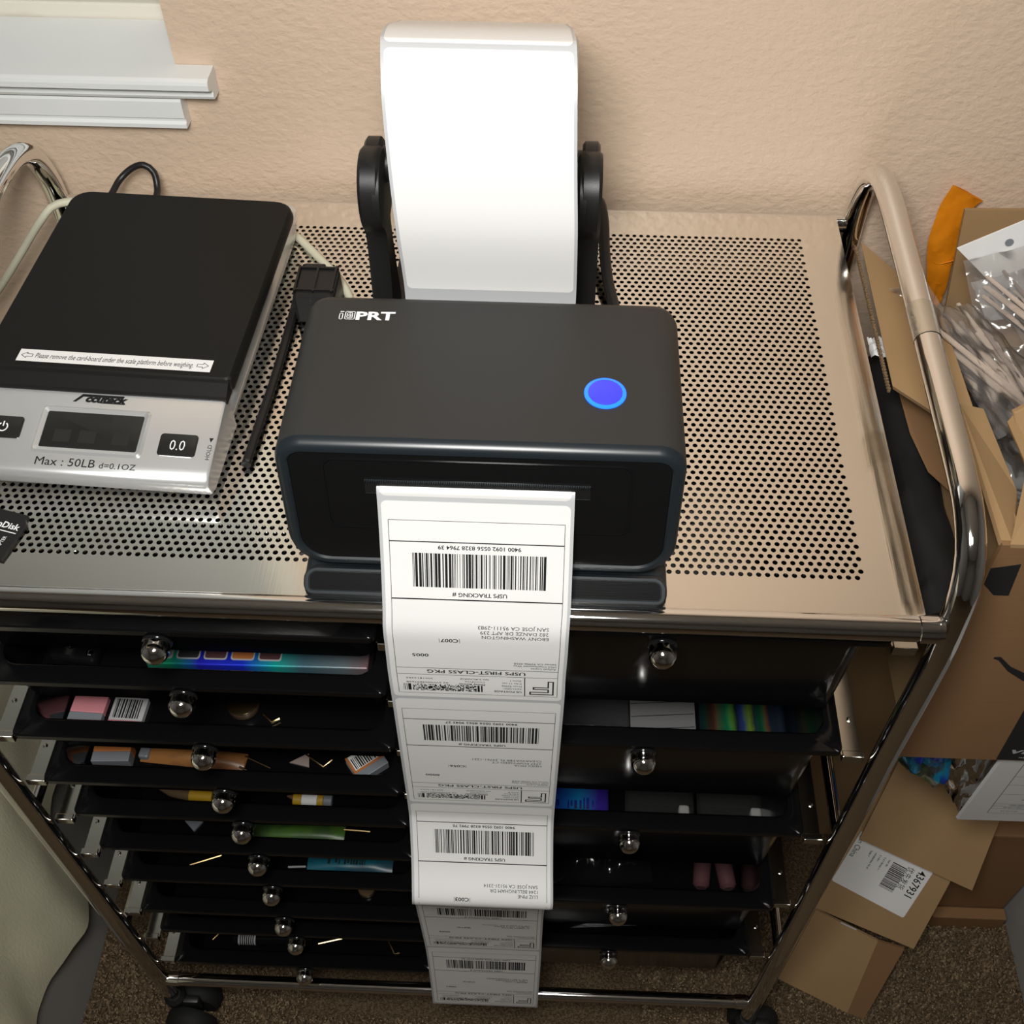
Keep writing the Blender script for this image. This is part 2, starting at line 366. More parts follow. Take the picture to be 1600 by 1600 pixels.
def hole_tray():
    """sheet steel with 70 staggered rows of punched holes"""
    p = 5.0; q = p * math.sqrt(3) / 2; R = p / math.sqrt(3); rh = 1.55; n = 10
    rows = 70; cols = 103; x_r = 0.0
    X0, X1, Y0, Y1 = -541.5, 31.0, -24.0, 327.0
    verts = []; faces = []; idx = {}
    def hv(x, y):
        k = (round(x * 20), round(y * 20))
        if k not in idx: idx[k] = len(verts); verts.append((x, y, 0.0))
        return idx[k]
    for r in range(rows):
        cy = (69 - r) * q
        for c in range(cols):
            cx = x_r - (r % 2) * p / 2 - c * p
            hexv = [hv(cx + R * math.sin(math.radians(60 * k)), cy + R * math.cos(math.radians(60 * k))) for k in range(6)]
            base = len(verts)
            for k in range(12):
                a = math.radians(30 * k); verts.append((cx + rh * math.sin(a), cy + rh * math.cos(a), 0.0))
            for k in range(12):
                a = math.radians(30 * k); verts.append((cx + rh * math.sin(a), cy + rh * math.cos(a), -1.2))
            for k in range(6):
                h0, h1 = hexv[k], hexv[(k + 1) % 6]; i0, i1, i2 = base + 2 * k, base + 2 * k + 1, base + (2 * k + 2) % 12
                faces.append((h0, i0, i1)); faces.append((h0, i1, h1)); faces.append((h1, i1, i2))
            for k in range(12): faces.append((base + k, base + 12 + k, base + 12 + (k + 1) % 12, base + (k + 1) % 12))
    # margins: walk the zig-zag border of the punched field
    def strip(zig, far):
        for a, b in zip(zig[:-1], zig[1:]):
            ia, ib = hv(*a), hv(*b); fa, fb = far(a), far(b)
            ja, jb = hv(*fa), hv(*fb)
            faces.append((ia, ib, jb, ja) if ja != jb else (ia, ib, jb))
    def hexp(r, c, k):
        cx = x_r - (r % 2) * p / 2 - c * p; cy = (69 - r) * q
        return (cx + R * math.sin(math.radians(60 * k)), cy + R * math.cos(math.radians(60 * k)))
    top = []
    for c in range(cols - 1, -1, -1): top += [hexp(0, c, 5), hexp(0, c, 0)]
    top.append(hexp(0, 0, 1)); strip(top, lambda a: (a[0], Y1))
    bot = []
    for c in range(cols - 1, -1, -1): bot += [hexp(69, c, 4), hexp(69, c, 3)]
    bot.append(hexp(69, 0, 2)); strip(bot, lambda a: (a[0], Y0))
    rgt = []
    for r in range(rows): rgt += [hexp(r, 0, 1), hexp(r, 0, 2)]
    strip(rgt, lambda a: (X1, a[1]))
    lft = []
    for r in range(rows): lft += [hexp(r, cols - 1, 5), hexp(r, cols - 1, 4)]
    strip(lft, lambda a: (X0, a[1]))
    for (a, sx, sy) in ((top[-1], X1, Y1), (top[0], X0, Y1), (bot[-1], X1, Y0), (bot[0], X0, Y0)):
        faces.append((hv(*a), hv(sx, a[1]), hv(sx, sy), hv(a[0], sy)))
    mb = MB(); mb.v = verts; mb.f = faces
    # turned-down edges
    for (a, b) in (((X0, Y0), (X1, Y0)), ((X1, Y0), (X1, Y1)), ((X1, Y1), (X0, Y1)), ((X0, Y1), (X0, Y0))):
        mb.add([(*a, 0), (*b, 0), (*b, -9), (*a, -9)], [(0, 1, 2, 3)])
    return mb
hole_tray().build('top_tray', M['tray'], cart)

# the two side frames: front leg, raised handle, back leg in one bent tube
def side_frame(X):
    pts = [(X, YF, -742)] + [(X, YF, z) for z in range(-700, -60, 80)]
    pts += [(X, YF - 1, -50), (X, YF - 0.5, -25), (X, -25, 0), (X, -21, 22), (X, -11, 40), (X, 8, 51), (X, 30, 54.5), (X, 80, 56.5), (X, 150, 59), (X, 220, 60.5), (X, 270, 60.5), (X, 298, 56), (X, 316, 44), (X, 327, 24), (X, YB, 0), (X, YB, -40)]
    pts += [(X, YB, z) for z in range(-100, -720, -80)] + [(X, YB, -742)]
    return catmull(pts, 7)
for X in (XL, XR): MB().tube(side_frame(X), TR, 16).build('side_frame', M['chrome'], cart, 60)
# clear-tape band on the right handle
MB().tube([(XR, y, z) for y, z in ((132, 58.6), (146, 58.9), (160, 59.3))], 8.25, 16, False).build('tape_band', M['tape_clear'], cart, 60, label='frosted clear tape wrapped on handle')

def collar(x0, x1, y, z, r): return MB().lathe([(r * 0.8, 0), (r, 1), (r, abs(x1 - x0) - 1), (r * 0.8, abs(x1 - x0))], (min(x0, x1), y, z), (1, 0, 0), 16)
for (y, z, r, nm) in ((-29.0, -5.0, 7.3, 'front_rail'), (333, -10, 6.5, 'back_rail'), (YF, -704, 6.3, 'bottom_rail'), (YB, -704, 6.3, 'bottom_rail')):
    rail = MB().tube([(XL + 6, y, z), (-400, y, z), (-255, y, z), (-100, y, z), (XR - 6, y, z)], r, 20).build(nm, M['chrome'], cart, 60)
    for a, b in ((XL + 8, XL + 20), (XR - 20, XR - 8)): collar(a, b, y, z, r + 0.7).build('collar', M['chrome'], rail, 50)
for X in (XL, XR):
    for z in (-300, -560):
        MB().tube([(X, YF, z), (X, YB, z)], 4.5, 10).build('side_bar', M['chrome'], cart, 60)
# centre posts between the two drawer columns
for y in (-4, 300): MB().box(-262, -251, y - 5, y + 5, -720, -12, 2).build('centre_post', M['blk_gloss'], cart)

# drawers -----------------------------------------------------------
def drawer_mesh(h):
    def lp(ix, iy0, iy1, z, r):
        return [(x, y, z) for x, y in rrect(-130 + ix, 130 - ix, iy0, 320 - iy1, r, n=4)]
    k = (h - 6) / h
    mb = MB()
    mb.loops([lp(11, 25, 22, -h + 3, 8), lp(9.8, 15, 14, -3, 10), lp(9.5, 13, 13, -0.6, 12), lp(8, 11.5, 11.5, 0, 13),
              lp(1, 0.8, 1, 0, 4), lp(0, 0, 0, -0.8, 4.5), lp(0, 0, 0, -5, 4.5), lp(3, 2.5, 3, -6, 5),
              lp(6.5, 9, 9, -8, 14), lp(8.5, 22, 19, -h, 9)])
    return mb
def mesh_local(mb, name, m, smooth=None):
    """mesh whose millimetre coordinates are used as they are (local), for shared pieces"""
    me = bpy.data.meshes.new(name); me.from_pydata([Vector(p) / 1000 for p in mb.v], [], mb.f)
    bm = bmesh.new(); bm.from_mesh(me); bmesh.ops.recalc_face_normals(bm, faces=bm.faces); bm.to_mesh(me); bm.free()
    me.materials.append(m)
    if smooth is not None:
        me.polygons.foreach_set('use_smooth', [True] * len(me.polygons)); me.set_sharp_from_angle(angle=math.radians(smooth))
    return me
def child(name, me, parent, off):
    o = bpy.data.objects.new(name, me); COL.objects.link(o); o.parent = parent; o.location = Vector(off) / 1000; return o
HL, HR = 57.0, 116.0
me_s = mesh_local(drawer_mesh(HL), 'drawer', M['drawer'], 40)
me_b = mesh_local(drawer_mesh(HR), 'drawer', M['drawer'], 40)
ball = [(0.3, -8.2)] + [(8.4 * math.cos(math.radians(a)), 8.4 * math.sin(math.radians(a))) for a in range(-78, 32, 11)] + [(8.0, 5.4), (2.2, 6.0)]
me_k = mesh_local(MB().lathe(ball, (0, 0, 0), (0, 1, 0.15), 24), 'knob', M['chrome'], 50)
me_c = mesh_local(MB().lathe([(8.5, 4.6), (8.9, 5.0), (8.9, 6.4), (6.5, 7.2), (5.0, 8.0), (5.0, 15.5)], (0, 0, 0), (0, 1, 0.15), 24), 'knob_collar', M['blk_gloss'], 50)
CO = cart['_o']
def cart_off(x, y, z): return ((x + XC) - CO[0] * 1000, y - CO[1] * 1000, (z + TRAY) - CO[2] * 1000)
RIM_L = [-46 - 68 * i for i in range(10)]
RIM_R = [-31 - 136 * i for i in range(5)]
DY_L = [0, 1.9, -1.3, -2, 3, 4, 4, 0.9, 6, -2]
DY_R = [0, 0, 1, -6, 0]
RY = -22.0
def add_drawer(cx, rim, dy, me):
    d = child('drawer', me, cart, cart_off(cx, RY + dy, rim))
    child('knob', me_k, d, (0, -5.5, -12.5)); child('knob_collar', me_c, d, (0, -5.5, -12.5))
for i, z in enumerate(RIM_L): add_drawer(-405, z, DY_L[i], me_s)
for i, z in enumerate(RIM_R): add_drawer(-108, z, DY_R[i], me_b)
# chrome runners: a shelf under each drawer lip and an upright plate, with a rivet
def runner(side):
    mb = MB(); s = side
    mb.box(min(0, s * 12), max(0, s * 12), 0, 325, -1.2, 0, 0)
    mb.box(min(0, -s * 1.2), max(0, -s * 1.2), 0, 325, -5, 0, 0)
    mb.lathe([(1.8, 0), (1.8, 0.6), (0.9, 1.2)], (s * 3, 26, 0), (0, 0, 1), 8)
    mb.box(min(-s * 3, s * 11), max(-s * 3, s * 11), -2, 3, -7, 0.6, 0.5)
    return mb
me_rl = mesh_local(runner(1), 'runner', M['chrome_sheet']); me_rr = mesh_local(runner(-1), 'runner', M['chrome_sheet'])
for z in RIM_L:
    child('runner', me_rl, cart, cart_off(-547, -20, z - 6.2)); child('runner', me_rr, cart, cart_off(-263.0, -20, z - 6.2))
for z in RIM_R:
    child('runner', me_rl, cart, cart_off(-250, -20, z - 6.2)); child('runner', me_rr, cart, cart_off(34.0, -20, z - 6.2))
# casters
for (X, Y, a) in ((XL, YF, 0.3), (XR, YF, 0.2), (XL, YB - 16, 0.3), (XR, YB - 16, 0.2)):
    dx, dy = math.cos(a), math.sin(a)
    cs = MB().tube([(X, Y, -738), (X, Y, -768)], 5, 10)
    cs.lathe([(9, 0), (11, 3), (11, 9), (7, 13)], (X, Y, -772), (0, 0, 1), 12)
    cx, cy = X + 16 * dx, Y - 2
    cs.box(cx - 22, cx + 10, cy - 4, cy + 4, -790, -766, 2)
    c = cs.build('caster', M['blk_matte'], cart, 40)
    for sgn in (-1, 1):
        MB().lathe([(10, -10), (24.5, -9), (27, -5), (27, 5), (24.5, 9), (10, 10)], (cx - 2, cy + sgn * 14, FL + 27), (0.15, 1, 0), 24).build('wheel', M['rubber'], c, 40)

# ================================================================ LABEL PRINTER
pr = thing('label_printer', (-212, 50, 0), 'black desktop thermal label printer with glowing blue round button', 'printer')
PX0, PX1, PZ0, PZ1 = -315.5, -107.0, 12.0, 102.0
def fy(z, off=0.0): return -1.5 - (102.0 - z) * 0.12 - off
def ploop(ins, y=None, off=None, rt=15, rb=22):
    l = rrect(PX0 + ins, PX1 - ins, PZ0 + ins, PZ1 - ins, max(rt - ins, 2), max(rb - ins, 2), 8)
    return [(x, y if y is not None else fy(z, off), z) for x, z in l]
b = MB().loops([ploop(9, y=112), ploop(4, y=111), ploop(1.2, y=108), ploop(0, y=104), ploop(0, off=-10), ploop(0, off=-5)])
b.build('body_shell', M['printer_top'], pr, 35)
MB().loops([ploop(0, off=-5), ploop(0.4, off=-3.0), ploop(1.8, off=-0.8), ploop(3.6, off=0.2), ploop(6.2, off=0.2), ploop(7.2, off=-0.8), ploop(7.4, off=-3)], False, False).build('front_frame', M['printer_rim'], pr, 35)
# front panel in two halves that meet at a seam
def panel_half(z0, z1, top):
    x0, x1 = PX0 + 7.3, PX1 - 7.3
    l = rrect(x0, x1, z0, z1, 8 if top else 1.0, 1.0 if top else 15, 6)
    return MB().loops([[(x, fy(z, -3), z) for x, z in l], [(x, fy(z, -1.0), z) for x, z in l], [(x + (0.4 if x < -212 else -0.4), fy(z, -0.6), z) for x, z in l]], False, True)
panel_half(75.6, 94.7, True).build('upper_front_panel', M['printer_blk'], pr, 30)
panel_half(19.3, 75.0, False).build('lower_front_panel', M['printer_blk'], pr, 30)
# raised surround around the paper slot
def ring(x0, x1, z0, z1, o0, o1, wd_, m, name, parent, r=4, mb=None):
    A = rrect(x0, x1, z0, z1, r, r, 4); Bq = rrect(x0 + wd_, x1 - wd_, z0 + wd_, z1 - wd_, max(r - wd_, 0.3), max(r - wd_, 0.3), 4)
    q = MB().loops([[(x, fy(z, o0), z) for x, z in A], [(x, fy(z, o1), z) for x, z in A], [(x, fy(z, o1), z) for x, z in Bq], [(x, fy(z, o0), z) for x, z in Bq]], False, False)
    return q.build(name, m, parent, 30)
ring(-291, -133.5, 43.5, 91.8, -0.8, 0.35, 0.7, M['printer_blk'], 'slot_surround', pr, 6)
q = rrect(-289.6, -134.9, 44.9, 90.4, 5, 5, 4)
MB().loops([[(x, fy(z, -0.7), z) for x, z in q], [(x, fy(z, 0.05), z) for x, z in q]], False, True).build('slot_plate', M['printer_blk'], pr, 30)
ring(-271, -154, 68.2, 78.6, -0.2, 0.35, 0.5, M['printer_blk'], 'slot_lip', pr, 0.8)
MB().add([(x, fy(z, 0.12), z) for x, z in ((-270.3, 68.9), (-154.7, 68.9), (-154.7, 77.9), (-270.3, 77.9))], [(0, 1, 2, 3)]).build('paper_slot', M['slot'], pr)
tb_ = MB()
for k in range(100):
    x = -270.2 + k * 1.155
    tb_.add([(x, fy(78.4, 0.3), 78.6), (x + 1.05, fy(78.4, 0.3), 78.6), (x + 0.52, fy(77.4, 2.6), 77.3), (x + 0.52, fy(78.4, 2.2), 78.5)], [(0, 1, 2), (0, 3, 1), (0, 2, 3), (1, 3, 2)])
tb_.build('tear_bar', M['printer_rim'], pr, kind='stuff')
# foot: a low plinth with a framed glossy front
def floop(ins, off=0, y=None):
    l = rrect(-310 + ins, -109.5 - ins, ins * 0.8, 16.5 - ins * 0.8, max(8 - ins, 1.2), max(6 - ins, 1.2), 6)
    return [(x, y if y is not None else -24.0 + 0.74 * t - 0.67 * off, 0.6 + 0.67 * t + (0.74 * off if y is None else 0)) for x, t in l]
MB().loops([floop(3, y=100), floop(0, y=94), floop(0, off=-6), floop(0.3, off=-2), floop(1.6, off=0)]).build('foot', M['printer_side'], pr, 35)
MB().loops([floop(0.8, off=-1), floop(1.6, off=0.5), floop(3.4, off=0.5), floop(4.2, off=-0.4)], False, False).build('foot_frame', M['printer_rim'], pr, 35)
MB().loops([floop(4.0, off=-0.6), floop(4.0, off=0.12)], False, True).build('foot_panel', M['foot_gloss'], pr, 30)
# button with light ring
bt = MB().lathe([(10.9, -1), (10.9, 0.5), (9.6, 0.9)], (-148.6, 38.1, 102), (0, 0, 1), 36).build('button_ring', M['blue_ring'], pr, 40)
MB().lathe([(8.9, 0), (8.9, 1.2), (7.6, 1.7), (0.4, 1.9)], (-148.6, 38.1, 102), (0, 0, 1), 36).build('button', M['blue_lit'], pr, 40)
# logo
lg = MB(); LF = lambda x, y: (-294.0 + x * 0.965, 88.6 + y * 0.965 + x * 0.02, 102.12)
def rectl(x0, x1, y0, y1): put_rect(lg, LF, x0, x1, y0, y1)
for (a, b2, c_, d_) in ((0, .5, 0, 5.4), (1.7, 2.2, 0, 5.4), (0, 2.2, 0, .5), (0, 2.2, 4.9, 5.4), (0.3, 2.5, 6.2, 6.9)): rectl(a, b2, c_, d_)
for (a, b2, c_, d_) in ((3.2, 3.7, 0, 6.9), (3.2, 9.0, 0, .5), (3.2, 9.0, 6.4, 6.9), (8.5, 9.0, 0, 6.9), (4.3, 4.8, 1, 5.9), (4.3, 7.3, 1, 1.5), (4.3, 7.3, 5.4, 5.9), (7.2, 7.7, 1.4, 5.5), (5.3, 5.8, 2.1, 4.8), (5.3, 6.6, 2.1, 2.6), (5.3, 6.6, 4.3, 4.8), (6.3, 6.8, 2.3, 4.6)): rectl(a, b2, c_, d_)
put_text(lg, 'PRT', LF, 9.6, 0, width=22.2, height=6.7, bold=0.035)
lg.build('logo_lettering', M['white_ink'], pr)

# ================================================================ LABEL STRIP (roll, web, printed labels)
ls = thing('label_strip', (-217, 232, 0), 'white label paper strip from the roll, printed labels hanging down the drawers', 'label strip')
class Path:
    def __init__(s, pts, step=2.0):
        s.p = catmull(pts, step); s.s = [0.0]
        for a, b3 in zip(s.p[:-1], s.p[1:]): s.s.append(s.s[-1] + (b3 - a).length)
        s.len = s.s[-1]
    def at(s, d):
        d = min(max(d, 0), s.len - 1e-6); lo, hi = 0, len(s.s) - 1
        while hi - lo > 1:
            m_ = (lo + hi) // 2
            if s.s[m_] <= d: lo = m_
            else: hi = m_
        t = (d - s.s[lo]) / max(s.s[hi] - s.s[lo], 1e-9)
        return s.p[lo].lerp(s.p[hi], t)
    def fr(s, d):
        return s.at(d), (s.at(d + 1.5) - s.at(d - 1.5)).normalized()
front = Path([(-213.4, 8, 75), (-213.4, fy(74, 0.6), 74), (-213.4, -7.6, 69), (-213.3, -12.5, 54), (-213.2, -22.0, 30), (-213.2, -33, 6), (-213.6, -38.6, -8), (-213.7, -40.3, -24), (-214.2, -41.5, -50), (-214.3, -42.3, -78), (-215.5, -41.5, -155), (-216.7, -40.6, -231), (-216.9, -43.5, -254), (-216.2, -60, -285), (-215.4, -76, -302), (-215.4, -79.5, -308), (-216, -78.5, -316), (-218, -70, -335), (-220, -60, -362), (-221, -54.5, -385), (-221.6, -51.5, -415), (-222, -48, -470), (-222.2, -46.5, -530), (-223.2, -49, -610), (-224.4, -54, -700), (-224.8, -56, -735)])
S0 = 14.0                                      # arc length at the slot mouth
WX = Vector((1, 0, 0))
def on_web(path, d, u, h=0.0, flip=1):
    c_, t = path.fr(d); n = WX.cross(t).normalized() * flip
    return c_ + WX * u + n * h
# outward normal on the hanging side must face the room (-Y)
sgn = 1 if WX.cross(front.fr(150)[1]).y < 0 else -1
def fw(d, u, h): return on_web(front, d, u, h, sgn)
END = front.len
def web_strip(fn, d0, d1, hw, step=3.0, h0=0.0, h1=0.12):
    n = max(2, int((d1 - d0) / step)); mb = MB()
    mb.grid(lambda a, b4: fn(d0 + (d1 - d0) * b4, -hw + 2 * hw * a, h1), 4, n)
    mb.grid(lambda a, b4: fn(d0 + (d1 - d0) * b4, -hw + 2 * hw * a, h0), 4, n)
    return mb
LEND = S0 + 759
web_strip(fw, 0, min(LEND, END - 1), 50.8).build('liner', M['liner'], ls, 60)
def label_sheet(fn, d0, d1, hw=49.0, r=3.1, h=0.28):
    n = max(2, int((d1 - d0) / 3.0)); mb = MB(); rows = []
    ds = sorted(set([d0 + (d1 - d0) * k / n for k in range(n + 1)] + [d0 + r * (1 - math.cos(math.radians(a))) for a in range(0, 91, 15)] + [d1 - r * (1 - math.cos(math.radians(a))) for a in range(0, 91, 15)]))
    for d in ds:
        e = min(d - d0, d1 - d); w_ = hw - (r - math.sqrt(max(r * r - (r - e) ** 2, 0)) if e < r else 0)
        rows.append([fn(d, u * w_, h) for u in (-1, -.5, 0, .5, 1)])
    vs = [p for r_ in rows for p in r_]; fs = [(j * 5 + i, j * 5 + i + 1, j * 5 + i + 6, j * 5 + i + 5) for j in range(len(rows) - 1) for i in range(4)]
    return mb.add(vs, fs)
label_sheet(fw, S0 - 9, S0 + 4.6).build('label', M['paper'], ls, 60)
info = [('9400 1092 0556 8328 7964 39', ['EBONY WASHINGTON', '282 DANZE DR APT 239', 'SAN JOSE CA 95111-2983'], 'C007', '0005', '0 lbs 11 ozs', 'Zone 1'),
        ('9400 1092 0556 8562 9042 27', ['HEIDI MOA', '2737 POPPYSEED CT', 'CLEARWATER FL 33761-1221'], 'C056', '0000', '0 lbs 8 ozs', 'Zone 8'),
        ('9400 1092 0556 8328 7992 70', ['LUZ PINE', '1244 BELLINGHAM DR', 'SAN JOSE CA 95121-2314'], 'C003', '0005', '0 lbs 8 ozs', 'Zone 1'),
        ('9400 1092 0556 8309 8604 77', None, 'R010', '0005', '0 lbs 8 ozs', 'Zone 1'),
        ('9400 1092 0556 8300 5187 86', None, 'C012', '0001', '0 lbs 8 ozs', 'Zone 5')]
lab_d = []
d = S0 + 7.6
for k in range(5):
    lab_d.append((d, d + 147.0)); d += 150.1
for k, ((d0, d1), (num, adr, crt, zn, wt, zone)) in enumerate(zip(lab_d, info)):
    d1 = min(d1, END - 2)
    lab = label_sheet(fw, d0, d1).build('label', M['paper'], ls, 60)
    # upright layout: a from the label's own left edge, bb down from its own top (it hangs upside down here)
    def F(a, y, dd=d0): return fw(min(dd + 147.0 + y * 0.9646, END - 1.5), 49.0 - a * 0.9646, 0.42)       # y = -bb (up positive)
    T = lambda mb, s_, a, bb, **kw: put_text(mb, s_, F, a, -bb, **kw)
    fl = MB(); HL_ = lambda a0, a1, bb, t=0.45: put_rect(fl, F, a0, a1, -bb - t / 2, -bb + t / 2, 3, 1)
    VL = lambda a, b0, b1, t=0.4: put_rect(fl, F, a - t / 2, a + t / 2, -b1, -b0, 1, 24)
    B0, B1 = 4.8, 140.2
    HL_(2.8, 98.2, B0, .3); HL_(2.8, 98.2, B1, .3); VL(2.8, B0, B1, .3); VL(98.2, B0, B1, .3)
    for bb, t in ((25.4, .35), (32.4, .4), (90.0, .8), (126.7, .7)): HL_(2.8, 98.2, bb, t)
    VL(22.3, B0, 25.4, .6)
    VL(71.8, 58.6, 62.6, .25); VL(60.2, 58.6, 62.6, .25)
    fl.build('frame_lines', M['ink'], lab)
    tx = MB()
    # big outlined F
    Fp = [(5.3, 7.2), (8.2, 7.2), (8.2, 13.6), (17.0, 13.6), (17.0, 15.6), (8.2, 15.6), (8.2, 18.8), (19.0, 18.8), (19.0, 21.4), (5.3, 21.4)]
    Fq = [(a, 28.6 - c_) for a, c_ in Fp]
    for (a0, b0), (a1, b1) in zip(Fq, Fq[1:] + Fq[:1]):
        t = 0.45
        put_rect(tx, F, min(a0, a1) - t, max(a0, a1) + t, -max(b0, b1) - t, -min(b0, b1) + t, 1, 2)
    T(tx, 'US POSTAGE', 24.2, 10.2, width=16.5, height=1.9, bold=0.02)
    for q_, s_ in enumerate(('03/31/2021', 'From 93906', wt, zone)): T(tx, s_, 24.2, 13.4 + 2.9 * q_, height=1.75)
    T(tx, 'Pitney Bowes', 46, 16.8, width=15.5, height=1.8, bold=0.02); T(tx, 'CommPrice', 46, 19.4, width=12, height=1.7); T(tx, 'NO SURCHARGE', 43.8, 22.4, width=17, height=1.7)
    T(tx, '02 6W0004897658', 68, 17.6, width=25, height=1.7); T(tx, '3001812262', 77, 21.8, width=16, height=1.7)
    tx.build('postage_text', M['ink'], lab); tx = MB()
    T(tx, 'USPS FIRST-CLASS PKG', 51, 30.6, width=58, height=3.4, align='C', bold=0.018)
    for q_, s_ in enumerate(('Aaliyah Lopez', '1052 Charlestown Way', 'Salinas CA 93906-4958')): T(tx, s_, 4.2, 35.8 + 2.55 * q_, height=1.9)
    T(tx, zn, 78.5, 47.2, width=9.6, height=3.0, bold=0.02)
    T(tx, crt, 60.9, 62.2, width=10.2, height=3.1, bold=0.02)
    if adr:
        for q_, s_ in enumerate(adr): T(tx, s_, 9.6, 66.0 + 3.7 * q_, height=2.65)
    else:
        for q_, w_ in enumerate((24, 30, 40)): put_bars(tx, F, 9.6, -66.0 - 3.7 * q_, w_, 2.4, 30 + q_ + 7 * k)
    tx.build('address_text', M['ink'], lab); tx = MB()
    T(tx, 'USPS TRACKING #', 49, 94.6, width=30.5, height=2.6, align='C', bold=0.018)
    tx.build('tracking_title', M['ink'], lab); tx = MB()
    T(tx, num, 49, 124.6, width=45.5, height=2.6, align='C', bold=0.018)
    tx.build('tracking_number', M['ink'], lab)
    rb_ = random.Random(20 + k); bc = MB(); a = 12.4
    while a < 86.3:
        w_ = rb_.choice((0.35, 0.35, 0.7, 0.7, 1.05, 1.4)); g_ = rb_.choice((0.35, 0.35, 0.7, 0.7, 1.05))
        put_rect(bc, F, a, min(a + w_, 86.3), -119.5, -97.8, 1, 8); a += w_ + g_
    bc.build('barcode', M['ink'], lab)
    dm = MB()
    for c0, c1 in ((47.6, 48.5), (49.3, 50.6), (90.5, 92.3), (92.8, 93.2), (94.0, 94.4), (95.0, 95.2)): put_rect(dm, F, c0, c1, -15.0, -7.8, 1, 2)
    for cx in range(58):
        for cy in range(11):
            if rb_.random() < 0.5: put_rect(dm, F, 51.2 + cx * 0.66, 51.2 + cx * 0.66 + 0.66, -15.0 + cy * 0.65, -15.0 + cy * 0.65 + 0.65)
    dm.build('postage_code', M['ink'], lab)

# the web from the roll down into the printer's back
back = Path([(-216, 100, 56), (-216, 112, 52), (-215.6, 128, 52), (-215, 140, 60), (-214.6, 142.5, 80), (-215.4, 138, 126), (-217, 143, 163), (-218.2, 151.5, 196), (-218.8, 162, 211), (-219.4, 171.5, 218.4), (-220, 179, 219), (-221.4, 205, 210.5), (-223.4, 250, 188), (-225.2, 290, 167), (-226.4, 304, 148), (-225.4, 305, 116), (-222, 297, 84), (-219, 281, 60), (-218, 262, 46)])
sb = 1 if WX.cross(back.fr(110)[1]).y < 0 else -1
def bw(d, u, h): return on_web(back, d, u, h, sb)
web_strip(bw, 0, back.len - 1, 50.8).build('liner', M['liner'], ls, 60)
# crest is a gap between two labels
crest = min(range(int(back.len)), key=lambda q_: abs(back.at(q_).z - 218.2) + abs(back.at(q_).y - 171.2))
label_sheet(bw, max(crest - 148.6, 2), crest - 1.6).build('label', M['paper'], ls, 60)
label_sheet(bw, crest + 1.6, min(crest + 148.6, back.len - 3)).build('label', M['paper'], ls, 60)
# the roll itself
rl = MB(); prof = []
for k in range(26):
    r = 20 + 52 * k / 25
    prof.append((r, (1.2 if k % 2 else 0.0)))
RCY, RCZ = 220.0, 116.0
roll = MB().lathe([(13, 0.4)] + [(r, h - 0.5) for r, h in prof] + [(72, 3), (72, 98)] + [(r, 101 - h) for r, h in prof[::-1]] + [(13, 100.6)], (-268, RCY, RCZ), (1, 0, 0), 48)
roll.build('roll', M['roll_edge'], ls, 30)

# ================================================================ ROLL HOLDER
rh = thing('label_roll_holder', (-222, 215, 0), 'black plastic label roll holder standing behind the printer', 'roll holder')
MB().box(-288, -152, 178, 285, 0.2, 5, 1.5).build('base_plate', M['blk_matte'], rh)
for x0, x1 in ((-294, -281), (-163.5, -150.5)):
    o2 = -1 if x0 < -200 else 1
    prof = [(178, 0.5), (216, 0.5), (212, 40), (208, 70), (209, 84), (217, 96), (220, 110), (217, 124), (208, 133), (196, 136), (184, 132), (176, 122), (174, 108), (178, 95), (186, 84), (187, 68), (183, 34)]
    sm = catmull([(0, y, z) for y, z in prof] + [(0, *prof[0])], 5)[:-1]
    loopA = [(x0, p.y, p.z) for p in sm]; loopB = [(x1, p.y, p.z) for p in sm]
    cen = (197, 95)
    def ins(l, k, dx): return [(x + dx, y + (cen[0] - y) * k, z + (cen[1] - z) * k * 0.4) for x, y, z in l]
    arm = MB().loops([ins(loopA, 0.10, 0), ins(loopA, 0.0, 2.0), ins(loopB, 0.0, -2.0), ins(loopB, 0.10, 0)]).build('arm', M['blk_matte'], rh, 40)
    xo = x0 - 0.5 if o2 < 0 else x1 + 0.5
    MB().lathe([(20, -6), (24, -5), (24, -1), (21, 0.5)], (x1 + 1 if o2 < 0 else x0 - 1, 197, 110), (-o2 * 1.0, 0, 0), 28).build('flange_disc', M['blk_matte'], arm, 40)
    # second lobe of the head just behind
    MB().lathe([(15, 0), (17, 1.5), (17, 9), (15, 10.5)], (x0 + 1.2, 211, 117), (1, 0, 0), 24).build('clamp_head', M['blk_matte'], arm, 40)
MB().tube([(-282, RCY - 12, RCZ + 4), (-162, RCY - 12, RCZ + 4)], 11, 16).build('spindle', M['blk_matte'], rh, 40)
br = MB(); bpts = catmull([(-151, 300, 30), (-147, 296, 31), (-144, 280, 26), (-143, 258, 18), (-140.5, 236, 10), (-136, 214, 5), (-134, 196, 4)], 5)
br.tube(bpts, 4.0, 10); br.build('curved_brace', M['blk_matte'], rh, 50)

# ================================================================ POSTAL SCALE
sc = thing('postal_scale', (-447, 165, 0), 'silver and black postal scale with a dark display at left', 'scale')
SA = math.radians(-2.6)
def SR(p):                                         # scale's own frame turned a little on the tray
    x, y = p[0] + 370, p[1] - 43
    return Vector((-370 + x * math.cos(SA) - y * math.sin(SA), 43 + x * math.sin(SA) + y * math.cos(SA), p[2]))
class SMB(MB):
    def build(s, *a, **k):
        s.v = [tuple(SR(p)) for p in s.v]; return MB.build(s, *a, **k)
SX0, SX1 = -527.0, -372.0
